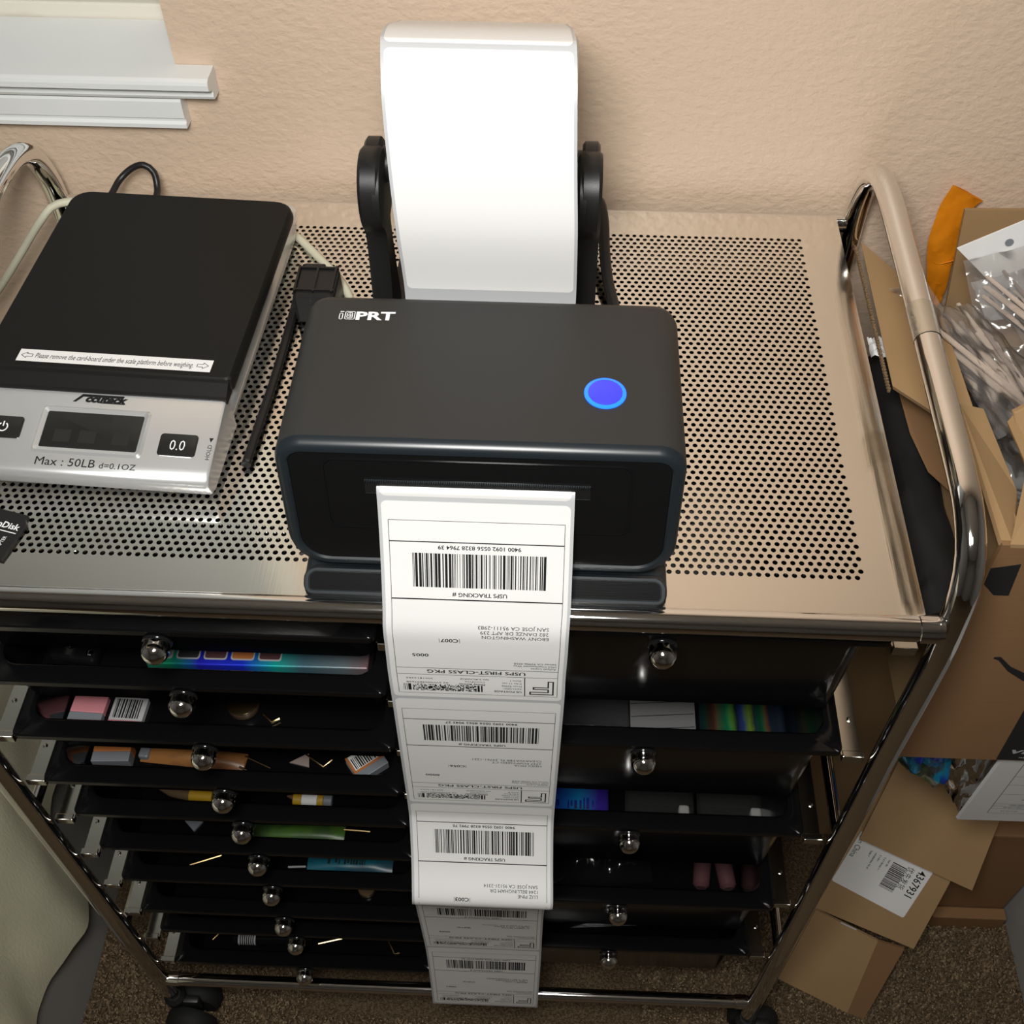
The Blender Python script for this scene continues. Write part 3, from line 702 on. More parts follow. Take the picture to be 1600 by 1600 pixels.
# body: silver tub, side walls slightly leaning
def sloop(ins, z, y0, y1, r=9): return [(x, y, z) for x, y in rrect(SX0 + ins, SX1 - ins, y0, y1, r, r, 5)]
SMB().loops([sloop(5, 4, 50, 283), sloop(3, 6, 46, 285), sloop(1, 16, 42, 287), sloop(0, 28, 95, 288), sloop(2, 30, 97, 286)]).build('body', M['silver'], sc, 40)
# front console: flat sloping plate with rolled front edge
pf = [(95, 6), (95, 33.6), (89, 33.4), (45, 22.6), (40, 20.8), (37, 18.2), (36.4, 14.5), (39, 7), (44, 5)]
SMB().loops([[(SX0, y, z) for y, z in pf], [(SX0 + 0, y, z) for y, z in pf], [(SX1 - 1.6, y, z) for y, z in pf], [(SX1, y + (1 if y < 60 else 0), z - (1 if z > 18 else 0)) for y, z in pf]]).build('console', M['silver'], sc, 40)
# feet
for (x, y) in ((SX0 + 18, 62), (SX1 - 18, 62), (SX0 + 18, 265), (SX1 - 18, 265)):
    SMB().lathe([(8, 0), (8, 4), (9, 6)], (x, y, 0), (0, 0, 1), 14).build('foot', M['rubber'], sc, 40)
# weighing platform
def pl(ins, z, dy=0): return [(x, y, z) for x, y in rrect(SX0 + 1 + ins, SX1 + 3 - ins, 98 + ins - dy, 274 - ins, 12, 3.5, 6)]
plat = SMB().loops([pl(4, 30.5), pl(1.5, 31), pl(0.3, 33), pl(0, 36), pl(0.8, 40.5), pl(2.2, 42)]).build('platform', M['platform'], sc, 35)
SMB().loops([[(x, y, z) for y, z in ((100, 31), (100, 41), (97, 40.4), (89.5, 36.4), (88.5, 34.6), (89, 31))] for x in (SX0 + 2, SX1 + 1)]).build('platform_lip', M['platform'], plat)
# notice sticker
PF = lambda x, y: SR((x, y, 42.35))
stx = MB(); stx.add([PF(-502.5, 103.5), PF(-383.5, 103.5), PF(-383.5, 113.6), PF(-502.5, 113.6)], [(0, 1, 2, 3)])
stk = stx.build('notice_sticker', M['paper'], sc, label='white notice sticker')
nt_ = MB(); PF2 = lambda x, y: SR((x, y, 42.5))
put_text(nt_, 'Please remove the card-board under the scale platform before weighing.', PF2, -443.2, 106.6, width=97, height=4.3, align='C', shear=0.15)
for (s_, x) in ((1, -500.6), (-1, -385.4)):
    P_ = [(0, 0), (3.4, 2.4), (3.4, 1.1), (7, 1.1), (7, -1.1), (3.4, -1.1), (3.4, -2.4)]
    for (a0, b0), (a1, b1) in zip(P_, P_[1:] + P_[:1]):
        dx, dy = a1 - a0, b1 - b0; L_ = math.hypot(dx, dy); nx, ny = -dy / L_ * .18, dx / L_ * .18
        nt_.add([PF2(x + s_ * (a0 + nx), 108.5 + b0 + ny), PF2(x + s_ * (a1 + nx), 108.5 + b1 + ny), PF2(x + s_ * (a1 - nx), 108.5 + b1 - ny), PF2(x + s_ * (a0 - nx), 108.5 + b0 - ny)], [(0, 1, 2, 3)])
nt_.build('lettering', M['ink'], stk)
# console fittings: CP maps console-plane coordinates (x, y) to its sloping surface
def CP(h=0.0): return lambda x, y: SR((x, y - 0.24 * h, 22.6 + (y - 45) * 10.8 / 44.0 + 0.97 * h))
def plate(x0, x1, y0, y1, h0, h1, r, m, name, parent):
    l = rrect(x0, x1, y0, y1, r, r, 4)
    mb = MB().loops([[CP(h0)(x, y) for x, y in l], [CP(h1 - 0.3)(x, y) for x, y in l], [CP(h1)(x + (0.5 if x < (x0 + x1) / 2 else -0.5), y + (0.5 if y < (y0 + y1) / 2 else -0.5)) for x, y in l]], False, True)
    return mb.build(name, m, parent, 30)
def frame_(x0, x1, y0, y1, w_, h, m, name, parent):
    A = rrect(x0, x1, y0, y1, 3, 3, 4); Bq = rrect(x0 + w_, x1 - w_, y0 + w_, y1 - w_, 1, 1, 4); Am = rrect(x0 + w_ * .35, x1 - w_ * .35, y0 + w_ * .35, y1 - w_ * .35, 2.3, 2.3, 4)
    return MB().loops([[CP(0)(x, y) for x, y in A], [CP(h)(x, y) for x, y in Am], [CP(0.2)(x, y) for x, y in Bq]], False, False).build(name, m, parent, 40)
frame_(-479.5, -413.5, 48.6, 79.2, 4.0, 1.3, M['silver'], 'display_bezel', sc)
disp = plate(-475.3, -417.2, 52.3, 75.6, 0.0, 0.55, 1.0, M['lcd'], 'display', sc)
sg = MB()
for (x0, x1, y0, y1) in ((-452, -436, 70.5, 75), (-468, -458, 56, 64), (-453, -443, 56, 64), (-433, -423, 56, 64)): put_rect(sg, CP(0.62), x0, x1, y0, y1)
sg.build('display_segments', M['lcd_seg'], disp)
bn = plate(-404.8, -382.4, 51.6, 65.6, 0.0, 1.0, 2.0, M['lcd'], 'tare_button', sc)
t_ = MB(); put_text(t_, '0.0', CP(1.1), -393.6, 55.2, width=9.0, height=6.6, align='C', bold=-0.005); t_.build('lettering', M['white_ink'], bn)
bn = plate(-510.5, -488.0, 56.3, 70.2, 0.0, 1.0, 2.0, M['lcd'], 'power_button', sc)
t_ = MB(); cx, cy = -499.2, 63
for k in range(20):
    a0, a1 = math.radians(125 + 290 * k / 20), math.radians(125 + 290 * (k + 1) / 20)
    t_.add([CP(1.1)(cx + r * math.cos(a), cy + r * math.sin(a)) for r, a in ((2.3, a0), (3.1, a0), (3.1, a1), (2.3, a1))], [(0, 1, 2, 3)])
put_rect(t_, CP(1.1), cx - .4, cx + .4, cy + .4, cy + 3.6); t_.build('power_symbol', M['white_ink'], bn)
t_ = MB()
put_text(t_, 'Max : 50LB', CP(0.15), -474.5, 39.6 + 1.6, width=35.5, height=5.2)
put_text(t_, 'd=0.1OZ', CP(0.15), -436.5, 39.6 + 1.6, width=21.5, height=3.7)
t_.build('capacity_lettering', M['ink'], sc); t_ = MB()
RT = lambda x, y: CP(0.15)(-373.6 - y, 50.8 + x)
put_text(t_, 'HOLD', RT, 0, 0, width=9.5, height=2.6)
t_.add([CP(0.15)(-376.2, 64.6), CP(0.15)(-373.6, 64.6), CP(0.15)(-374.9, 61.8)], [(0, 1, 2)])
t_.build('hold_lettering', M['ink'], sc)
t_ = MB(); put_text(t_, 'ccuteck', CP(0.15), -455.5, 83.0, width=25.5, height=4.6, bold=0.06, shear=0.25)
put_rect(t_, CP(0.12), -457, -433, 86.2, 87.9); put_rect(t_, CP(0.12), -446, -431.5, 82.4, 83.1)
t_.add([CP(0.15)(x, y) for x, y in ((-463, 82.6), (-461, 82.6), (-455.5, 87.9), (-458, 87.9))], [(0, 1, 2, 3)])
t_.build('logo_lettering', M['ink'], sc)

# ---------------------------------------------------------------- small things on the tray
sd = thing('memory_card_adapter', (-490, 10, 0), 'small black memory card adapter lying on the tray before the scale', 'memory card')
SDA = math.radians(-14)
def SDR(x, y, z): return (-489.5 + x * math.cos(SDA) - y * math.sin(SDA), 10 + x * math.sin(SDA) + y * math.cos(SDA), z)
l = [(-12, -16), (12, -16), (12, 9.5), (9, 13.2), (9, 16), (-12, 16)]
MB().loops([[SDR(x, y, 0.1) for x, y in l], [SDR(x, y, 1.9) for x, y in l], [SDR(x * .96, y * .97, 2.2) for x, y in l]]).build('card_shell', M['blk_matte'], sd)
t_ = MB(); SF = lambda x, y: SDR(x, y, 2.3)
put_text(t_, 'SanDisk', SF, 9.5, 4.4, width=19, height=4.2, align='R', bold=0.02); put_rect(t_, SF, -10, 9.5, 1.9, 2.5)
SV = lambda x, y: SDR(6.0 - y, -12.5 + x, 2.3)
put_text(t_, 'ADAPTER', SV, 0, 0, width=11.5, height=2.2); t_.build('lettering', M['white_ink'], sd)

pg = thing('power_plug', (-333, 212, 0), 'black moulded power plug with ribbed cord between scale and printer', 'plug')
PG = lambda v: Vector((v.x, v.y, v.z))
MB().box(-350, -322, 194, 224, 1, 25, 2.5).build('plug_body', M['blk_matte'], pg)
MB().box(-348, -333, 223, 231, 6, 23, 1.5).build('plug_neck', M['blk_matte'], pg)
for x in (-349, -336.5, -324.3): MB().box(x - 0.7, x + 0.7, 198, 224, 24.5, 26.6).build('rib', M['blk_gloss'], pg)
for y in (200, 222.5): MB().box(-349.5, -322.5, y - 0.7, y + 0.7, 24.5, 26.4).build('rib', M['blk_gloss'], pg)
cpts = catmull([(-338, 231, 14), (-347, 236, 6), (-353.5, 228, 3.2), (-353.5, 205, 3), (-354.6, 144, 3), (-357.2, 94, 3), (-358.6, 66, 3)], 1.8)
MB().tube(cpts, [2.6 + (0.5 if (i // 1) % 2 else 0) for i in range(len(cpts))], 8).build('ribbed_cord', M['cord_blk'], pg, 40)

MB().tube(catmull([(-700, 320, -180), (-640, 306, -100), (-613, 300, -68), (-587, 300, -36), (-561, 304, -4), (-548, 312, 5), (-520, 318, 4), (-470, 312, 3.4), (-420, 312, 3.2), (-385, 300, 3.0), (-372, 290, 3), (-361.6, 280, 3), (-344, 259, 3), (-328, 238.6, 3), (-316, 214, 3), (-316, 190, 3), (-322, 150, 3)], 5), 3.0, 10).build('flat_cord', M['cord_cream'], None, 50, 'cream cord running behind the scale over the tray to the printer', 'cord')
MB().tube(catmull([(-508, 290, 16), (-506, 312, 14), (-502, 326, 18), (-493, 332, 24), (-484, 333, 26.5), (-477.5, 332, 21), (-475.5, 326, 12), (-475, 316, 9), (-474.5, 290, 12)], 3), 2.5, 10).build('usb_cord', M['cord_blk'], None, 50, 'thin black cord looping up behind the scale', 'cord')

# ================================================================ DRAWER CONTENTS
def zl(i): return RIM_L[i] - HL + 3.2          # floor of left drawer i (0 = top)
def zr(i): return RIM_R[i] - HR + 3.2
def turned(cx, cy, a):
    ca, sa = math.cos(math.radians(a)), math.sin(math.radians(a))
    return lambda v: Vector((cx + v[0] * ca - v[1] * sa, cy + v[0] * sa + v[1] * ca, v[2]))
def tmesh(mb, f): mb.v = [tuple(f(p)) for p in mb.v]; return mb
GL = 'small cosmetics in the left drawers'
z = zl(1)
pa_ = thing('makeup_palette', (-370, 45, z), 'holographic makeup palette in the second left drawer', 'palette')
f = turned(-370, 48, 0.6)
tmesh(MB().box(-75, 75, -31, 31, z, z + 19, 1), f).build('case', M['foil_pal'], pa_)
for k in range(5):
    x = -66 + k * 18.5
    l = rrect(x - 8, x + 8, -27, -17, 2, 2, 3)
    pn_ = tmesh(MB().loops([[(a, b5, z + 19) for a, b5 in l], [(a, b5, z + 19.5) for a, b5 in l]]), f).build('pan_rim', M['grey_card'], pa_)
    l = rrect(x - 7, x + 7, -26, -18, 1.5, 1.5, 3)
    tmesh(MB().loops([[(a, b5, z + 19.4) for a, b5 in l], [(a, b5, z + 19.7) for a, b5 in l]]), f).build('powder', [M['grey_pl'], M['dark_foil'], M['plum'], M['p_orange'], M['plum']][k], pn_)
t_ = MB(); TF = lambda x, y: f((x, -31.15, z + 5 + y)); put_bars(t_, TF, -12, 1.5, 36, 5, 1); t_.build('lettering', M['ink'], pa_)
tmesh(MB().box(-13, 13, -7, 7, z, z + 30, 2), turned(-293, 62, 4)).build('foil_box', M['foil_pal'], None, None, 'tiny foil box standing behind the palette in the second left drawer', 'box', GL)
cp = thing('black_compact', (-500, 34, z), 'black compact with two shiny studs in the second left drawer', 'compact', GL)
tmesh(MB().box(-17, 17, -14, 14, z, z + 11, 3), turned(-499, 36, -6)).build('case', M['blk_gloss'], cp)
for (x, y) in ((-503, 33), (-488, 27)): MB().lathe([(2.6, 0), (2.4, 1.4), (0.8, 2.4)], (x, y, z + 11), (0, 0, 1), 12).build('stud', M['chrome'], cp, 40)
z = zl(2)
def card2(cx, cy, a, w_, d_, h, ma_, mb_, name, label, split=0.35, tilt=0.0):
    t = thing(name, (cx, cy, z), label, 'package', GL); f = turned(cx, cy, a)
    T2 = lambda p: f((p[0], p[1], z + (p[2] - z) + tilt * (p[1] + d_ / 2)))
    tmesh(MB().box(-w_ / 2, w_ / 2, -d_ / 2 + d_ * split, d_ / 2, z + .1, z + h, .6), T2).build('upper_half', ma_, t)
    tmesh(MB().box(-w_ / 2, w_ / 2, -d_ / 2, -d_ / 2 + d_ * split, z + .1, z + h, .6), T2).build('lower_half', mb_, t)
    return t, T2
card2(-510, 24, -2, 25, 21, 6, M['pink'], M['grey_pl'], 'pink_pack', 'pink and grey flat pack in the third left drawer')
t, T2 = card2(-480, 23.5, -2, 25, 21, 6, M['grey_card'], M['pink'], 'barcoded_pack', 'pack with a barcode beside the pink one in the third left drawer', 0.12)
bc = MB(); x = -10
while x < 9:
    w_ = rnd.choice((.5, .9, 1.3)); bc.add([T2((x, -6.5, z + 6.15)), T2((x + w_, -6.5, z + 6.15)), T2((x + w_, 8.8, z + 6.15)), T2((x, 8.8, z + 6.15))], [(0, 1, 2, 3)]); x += w_ + rnd.choice((.5, .8))
bc.build('barcode', M['ink'], t)
MB().lathe([(13, 0), (14, 1), (14, 6), (13, 7), (12.6, 6.4), (12.0, 7.2), (1, 7.2)], (-514, 62, z), (0, 0, 1), 28).build('round_mirror', M['brown_pl'], None, 40, 'dark round compact at the left of the third left drawer', 'compact', GL)
t = thing('smoky_pot', (-397, 33, z), 'small smoky pot with gold rim in the third left drawer', 'pot', GL)
MB().lathe([(11, 0), (12, 1.5), (12, 9), (10.5, 10)], (-397, 33, z), (0, 0, 1), 20).build('jar', M['brown_pl'], t, 40)
MB().lathe([(12.2, 9), (12.4, 9.4), (12.4, 10.2), (11.6, 10.4)], (-397, 33, z), (0, 0, 1), 20).build('rim', M['gold'], t, 40)
MB().tube([(-381, 26, z + 2), (-374, 20, z + 2), (-369, 23, z + 2)], 1.1, 8).build('gold_clip', M['gold'], None, 40, 'bent gold clip beside the smoky pot in the third left drawer', 'clip', GL)
z = zl(3)
t, T2 = card2(-508, 19.5, 3, 29, 15, 13, M['p_orange'], M['grey_pl'], 'orange_box', 'orange white and grey box in the fourth left drawer', 0.55)
tmesh(MB().box(-14.3, 14.3, 5.8, 7.4, z + 12.8, z + 13.5, .2), T2).build('white_band', M['white_film'], t)
t = thing('amber_pouch', (-447, 22, z), 'amber pouch with wire ends in the fourth left drawer', 'pouch', GL)
f = turned(-447, 23, -4)
def pillow(L_, D_, H_, wob=0.6, nu=14, nv=6, zz=None, seed=0):
    zz = z if zz is None else zz
    mb = MB()
    def up(a, b6): 
        k = (math.sin(math.pi * min(max(a, .02), .98)) ** 0.35) * (math.sin(math.pi * min(max(b6, .02), .98)) ** 0.6)
        return ((a - .5) * L_, (b6 - .5) * D_, zz + 0.6 + H_ * k * (1 + wob * 0.4 * noise.noise((a * 6 + seed, b6 * 4, 3))))
    mb.grid(up, nu, nv); mb.grid(lambda a, b6: ((a - .5) * L_, (b6 - .5) * D_, zz + 0.3), nu, nv)
    return mb
tmesh(pillow(82, 15, 7), f).build('pouch', M['amber'], t, 60)
tmesh(MB().box(-42, -34, -6.5, 6.5, z + 1, z + 7.5, 1.5), f).build('cap', M['grey_pl'], t)
for (a, b7) in (((40, 4), (62, -3)), ((38, -5), (54, -10))): tmesh(MB().tube([(a[0], a[1], z + 4), (b7[0], b7[1], z + 3)], .9, 8), f).build('wire', M['gold'], t)
MB().tube([(-362, 30, z + 1.5), (-345, 19, z + 1.5), (-339, 25, z + 2)], 1.0, 8).build('gold_hook', M['gold'], None, 40, 'bent gold hook in the fourth left drawer', 'hook', GL)
tmesh(MB().loops([[(-8, 0, z + .5), (7, 6, z + .5), (7, -6, z + .5)], [(-8, 0, z + 2), (7, 6, z + 2), (7, -6, z + 2)]]), turned(-364, 23, 10)).build('taupe_clip', M['stick_dark'], None, None, 'pointed taupe clip beside the gold hook in the fourth left drawer', 'clip', GL)
t, T2 = card2(-311, 22, 38, 26, 22, 9, M['white_film'], M['grey_pl'], 'tilted_box', 'white orange and grey box turned askew in the fourth left drawer', 0.32)
bc = MB(); x = -10
while x < 9:
    w_ = rnd.choice((.5, .9, 1.2)); bc.add([T2((x, -2.0, z + 9.12)), T2((x + w_, -2.0, z + 9.12)), T2((x + w_, 8, z + 9.12)), T2((x, 8, z + 9.12))], [(0, 1, 2, 3)]); x += w_ + rnd.choice((.6, .9))
bc.build('barcode', M['ink'], t)
tmesh(MB().box(-13.1, 13.1, -4.6, -2.6, z + 8.8, z + 9.4, .1), T2).build('orange_band', M['p_orange'], t)
tmesh(MB().box(-13.1, -11, -3, 11, z + 8.8, z + 9.4, .1), T2).build('orange_band', M['p_orange'], t)
z = zl(4)
t = thing('pointed_pencil', (-465, 20, z), 'brown pencil with a yellow end in the fifth left drawer', 'pencil', GL)
MB().tube([(-492, 26, z + 4), (-480, 23, z + 4), (-464, 21, z + 4)], [0.6, 4, 5], 10).build('tip', M['brown_pl'], t, 50)
MB().tube([(-464, 21, z + 4.5), (-445, 20, z + 4.5)], 5, 10).build('barrel', M['yellow'], t, 50)
t = thing('yellow_tube', (-366, 20, z), 'white and yellow squeeze tube in the fifth left drawer', 'tube', GL)
MB().tube([(-384, 23, z + 5), (-378, 22, z + 5)], [0.8, 2.5], 10).build('nozzle', M['brown_pl'], t, 50)
for x0, x1, m_ in ((-378, -371, 'yellow'), (-371, -358, 'white_film'), (-358, -353, 'yellow'), (-353, -346, 'grey_pl')):
    MB().lathe([(5.5, 0), (6, .4), (6, x1 - x0 - .2), (5.6, x1 - x0)], (x0, 20, z + 6.2), (1, -.03, 0), 14).build('band', M[m_], t, 40)
z = zl(5)
t = thing('green_sachet', (-385, 22, z), 'green sachet with a gold stick in the sixth left drawer', 'sachet', GL)
tmesh(pillow(80, 13, 4, seed=5), turned(-385, 22, 0.6)).build('sachet', M['green'], t, 60)
MB().tube([(-346, 25.5, z + 3), (-323, 24.5, z + 3)], 1.2, 8).build('gold_stick', M['gold'], t)
tmesh(MB().loops([[(-8, 4, z + .5), (8, 4, z + .5), (2, -5, z + .5)], [(-8, 4, z + 3), (8, 4, z + 3), (2, -5, z + 3)]]), turned(-478, 24, 0)).build('teal_triangle', M['grey_pl'], None, None, 'small blue grey triangle at the left of the sixth left drawer', 'clip', GL)
z = zl(6)
t = thing('teal_sachet', (-348, 22, z), 'teal sachet with printed text in the seventh left drawer', 'sachet', GL)
tmesh(pillow(78, 13, 4, seed=9), turned(-348, 22, 0.6)).build('sachet', M['teal'], t, 60)
MB().tube([(-388, 18, z + 2), (-404, 17, z + 2)], 1.0, 8).build('wire', M['grey_card'], t)
t_ = MB(); put_bars(t_, lambda x, y: (-368 + x, 20 + y, z + 6.2), 0, 0, 34, 6, 2); t_.build('lettering', M['lcd_seg'], t)
MB().tube([(-494, 15.5, z + 1.6), (-467, 25.5, z + 1.6)], 1.1, 8).build('gold_stick', M['gold'], None, 40, 'thin gold stick in the seventh left drawer', 'stick', GL)
z = zl(7)
MB().lathe([(7, 0), (8, 1), (8, 6), (7, 7)], (-340, 24, z), (0, 0, 1), 16).build('brown_pot', M['brown_pl'], None, 40, 'dim brown pot in the eighth left drawer', 'pot', GL)
z = zl(9)
MB().tube([(-517, 22, z + 1.5), (-515, 15, z + 1.5), (-507, 25, z + 1.5)], 1.1, 8).build('gold_pin', M['gold'], None, 40, 'gold pin bent like a tick at the left of the lowest left drawer', 'pin', GL)
t = thing('mascara_tube', (-460, 20, z), 'black mascara tube with a white barcode patch in the lowest left drawer', 'tube', GL)
MB().lathe([(6, 0), (7, 1), (7, 82), (6, 83)], (-492, 16, z + 7.2), (1, 0.02, 0), 16).build('tube', M['blk_gloss'], t, 40)
bcx = MB()
MB().lathe([(7.15, 0), (7.2, .2), (7.2, 18), (7.15, 18.2)], (-486, 16.2, z + 7.2), (1, 0.02, 0), 16).build('patch', M['grey_card'], t, 40)
for k in range(7):
    x = -484 + k * 2.2; MB().lathe([(7.25, 0), (7.3, .1), (7.3, 1.0), (7.25, 1.1)], (x, 16.2, z + 7.2), (1, 0.02, 0), 16).build('bar', M['ink'], t)
MB().tube([(-404, 15, z + 1.5), (-373, 23, z + 1.5)], 1.2, 8).build('gold_stick', M['gold'], None, 40, 'thin gold stick right of the mascara in the lowest left drawer', 'stick', GL)
MB().tube([(-333, 24, z + 1.5), (-323, 8, z + 1.5), (-318, 9, z + 1.5)], 1.2, 8).build('gold_pin', M['gold'], None, 40, 'gold pin at the right end of the lowest left drawer', 'pin', GL)

GR = 'packs in the right drawers'
z = zr(1)
tmesh(MB().box(-31, 31, -40, 40, z, z + 14, 1.5), turned(-141, 82, 0)).build('dark_pack', M['dark_foil'], None, None, 'dark grey pack at the left of the second right drawer', 'package', GR)
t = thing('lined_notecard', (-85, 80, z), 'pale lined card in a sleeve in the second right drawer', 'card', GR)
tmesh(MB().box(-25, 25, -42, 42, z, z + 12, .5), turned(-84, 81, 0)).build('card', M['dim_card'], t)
ln = MB()
for k in range(7):
    y = 42 + k * 11
    ln.add([(-108.5, y, z + 12.1), (-60, y + 4, z + 12.1), (-60, y + 4.6, z + 12.1), (-108.5, y + .6, z + 12.1)], [(0, 1, 2, 3)])
ln.build('ruled_lines', M['ink'], t)
def curl(x0, x1, y0, y1, zz, amp, n):
    mb = MB(); g = lambda a, b8, h: (x0 + (x1 - x0) * a, y0 + (y1 - y0) * b8, zz + h + amp * (0.5 + 0.5 * math.sin(a * n + b8 * .6)))
    mb.grid(lambda a, b8: g(a, b8, 1.0), 40, 6); mb.grid(lambda a, b8: g(a, b8, 0.2), 40, 6); return mb
curl(-55, 12, 34, 118, z, 8, 22).build('foil_sheet', M['foil_band'], None, 60, 'rainbow holographic foil sheet in the second right drawer', 'foil', GR)
z = zr(2)
t = thing('blue_foil_box', (-150, 60, z), 'blue holographic box in the third right drawer', 'box', GR)
tmesh(MB().box(-42, 33, -32, 32, z, z + 16, 1.5), turned(-151, 62, 0)).build('case', M['foil_blue'], t)
t_ = MB(); put_bars(t_, lambda x, y: (-166 + x, 36 + y, z + 16.2), 0, 0, 38, 10, 3); t_.build('lettering', M['foil_bag'], t)
for k, (cx, lb) in enumerate(((-75, 'clear acrylic lash case beside the blue foil box'), (-14, 'clear acrylic lash case at the right end of the third right drawer'))):
    t = thing('acrylic_case', (cx, 52, z), lb, 'case', GR); f = turned(cx, 53, -1)
    for nm, (x0, x1, y0, y1, z0, z1) in (('bottom', (-29, 29, -25, 25, 0, 2.5)), ('front_wall', (-29, 29, -25, -22.5, 2.5, 15)), ('back_wall', (-29, 29, 22.5, 25, 2.5, 15)), ('end_wall', (-29, -26.5, -22.5, 22.5, 2.5, 15)), ('end_wall', (26.5, 29, -22.5, 22.5, 2.5, 15)), ('lid', (-29.3, 29.3, -25.3, 25.3, 15, 17.5))):
        tmesh(MB().box(x0, x1, y0, y1, z + z0, z + z1, .5), f).build(nm, M['acrylic'], t)
    tmesh(MB().box(17, 26, -22, -8, z + 2.6, z + 13, 2), f).build('crumpled_foil', M['grey_card'], t)
    tmesh(MB().box(-26, 18, -5, 3, z + 2.6, z + 3.4, .2), f).build('lash_strip', M['ink'], t)
z = zr(3)
t = thing('black_pouch', (-120, 70, z), 'shiny black pouch in the fourth right drawer', 'pouch', GR)
tmesh(pillow(95, 70, 22, 1.2, 24, 14, z, 3), turned(-120, 62, 8)).build('pouch', M['blk_gloss'], t, 60)
for k, (a, b9) in enumerate((((-150, 48), (-140, 66)), ((-140, 48), (-132, 64)))): MB().tube(catmull([(a[0], a[1], z + 20), ((a[0] + b9[0]) / 2, (a[1] + b9[1]) / 2, z + 24), (b9[0], b9[1], z + 24)], 3), .8, 6).build('shine_curve', M['grey_pl'], t)  # grey strands stand in for the curved highlights on the black pouch
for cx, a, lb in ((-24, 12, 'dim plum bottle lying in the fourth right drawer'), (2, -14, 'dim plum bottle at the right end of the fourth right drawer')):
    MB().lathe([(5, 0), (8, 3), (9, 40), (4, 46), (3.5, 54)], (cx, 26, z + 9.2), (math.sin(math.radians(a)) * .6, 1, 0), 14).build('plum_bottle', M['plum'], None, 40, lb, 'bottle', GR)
z = zr(4)
t = thing('black_tool_case', (-70, 45, z), 'glossy black wedge shaped case in the lowest right drawer', 'case', GR)
tmesh(MB().loops([[(-60, -14, z + .2), (55, -14, z + .2), (60, 16, z + .2), (-50, 20, z + .2)], [(-58, -10, z + 8), (50, -12, z + 16), (52, 12, z + 26), (-46, 16, z + 9)]]), turned(-85, 45, 4)).build('case', M['blk_gloss'], t)
tmesh(MB().box(36, 46, -3, 8, z + 19, z + 25, 1), turned(-85, 45, 4)).build('clasp', M['chrome'], t)

# ================================================================ THINGS AT THE RIGHT: boxes, pouches
# open shipping box (smile printed on its front) standing on a tall carton
bx = thing('shipping_box', (215, 170, -255), 'open brown shipping box with black swoosh print beside the cart', 'box')
th = 3.5
BX0, BX1, BY0, BY1, BZ0, BZ1 = 80.0, 350.0, 20.0, 262.0, -252.0, 8.0
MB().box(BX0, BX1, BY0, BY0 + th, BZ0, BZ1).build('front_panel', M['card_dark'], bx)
MB().box(BX0 + 12, BX1, BY1 - th, BY1, BZ0, BZ1 - 70).build('back_panel', M['card'], bx)
MB().loops([[(x, BY0 + th, BZ0), (x, BY1 - th, BZ0), (x, BY1 - th, BZ1 - 70), (x, 130, BZ1 - 20), (x, BY0 + th, BZ1 - 2)] for x in (BX0 + 12, BX0 + 12 + th)]).build('side_panel', M['card'], bx)
MB().box(BX1 - th, BX1, BY0 + th, BY1 - th, BZ0, BZ1 - 2).build('side_panel', M['card'], bx)
MB().box(BX0 + 12 + th, BX1 - th, BY0 + th, BY1 - th, BZ0, BZ0 + th).build('bottom_panel', M['card'], bx)
pk = MB()
PFp = lambda x, z_: (x, BY0 - 0.25, z_)
sw0 = [(112, -110), (116, -109.5), (126, -121), (139, -129.5), (165, -138), (200, -140), (240, -134), (280, -120)]
sw1 = [(112, -112), (116, -114), (126, -127), (139, -138), (165, -150), (200, -154), (240, -148), (284, -128)]
for (a, b10), (a2, b2_) in zip(zip(sw0[:-1], sw0[1:]), zip(sw1[:-1], sw1[1:])): pk.add([PFp(*a), PFp(*b10), PFp(*b2_), PFp(*a2)], [(0, 1, 2, 3)])
pk.build('swoosh_print', M['tape_blk'], bx)
MB().add([PFp(67 + 13, -14), PFp(96, -9), PFp(99, -41), PFp(90, -41), PFp(81, -30)], [(0, 1, 2, 3, 4)]).build('black_tape_piece', M['tape_blk'], bx)
bp_ = MB().add([(157, BY0 - .2, -251), (350, BY0 - .2, -251), (350, BY0 - .2, -120), (190, BY0 - .2, -120), (153, BY0 - .2, -177)], [(0, 1, 2, 3, 4)]).build('printed_band', M['tape_blk'], bx)
t_ = MB(); put_text(t_, 'video', lambda x, y: (163.5 + x, BY0 - .5, -240 + y), 0, 0, width=42, height=8.5, bold=0.02, shear=0.2); put_bars(t_, lambda x, y: (172 + x, BY0 - .5, -247.5 + y), 0, 0, 16, 3, 5); t_.build('lettering', M['grey_card'], bp_)
# flaps
def flap(poly, m, name='flap', t=3.2, par=bx, nrm=None):
    a = [Vector(p) for p in poly]; n = nrm or (a[1] - a[0]).cross(a[2] - a[0]).normalized()
    if n.z < 0: n = -n
    return MB().slab(a, n, -t).build(name, m, par)
fa = flap([(54, 328, -22), (92, 236, -8), (94, 130, -6), (74, 137, -12), (51.5, 173, -21)], M['card'])
ed = MB()
for k in range(52):
    y0_ = 174 + k * 3.0
    ed.box(49.8, 51.6, y0_, y0_ + 1.6, -28.4, -25.0)
ed.build('perforated_edge', M['card_edge'], fa, kind='stuff')
fb = flap([(70, 210, -58), (92, 206, -38), (96, 90, -34), (90, 92, -46), (76, 128, -56), (71, 164, -58)], M['card_dark'])
flap([(80, 132, 6), (96, 132, 2), (104, 70, -4), (96, 34, -2), (86, 22, 8), (80, 22, 8)], M['card'])
flap([(84, 20, 9), (105, 74, 14), (103, 112, 12), (108, 118, 12), (150, 118, 12), (150, 20, 9)], M['card'])
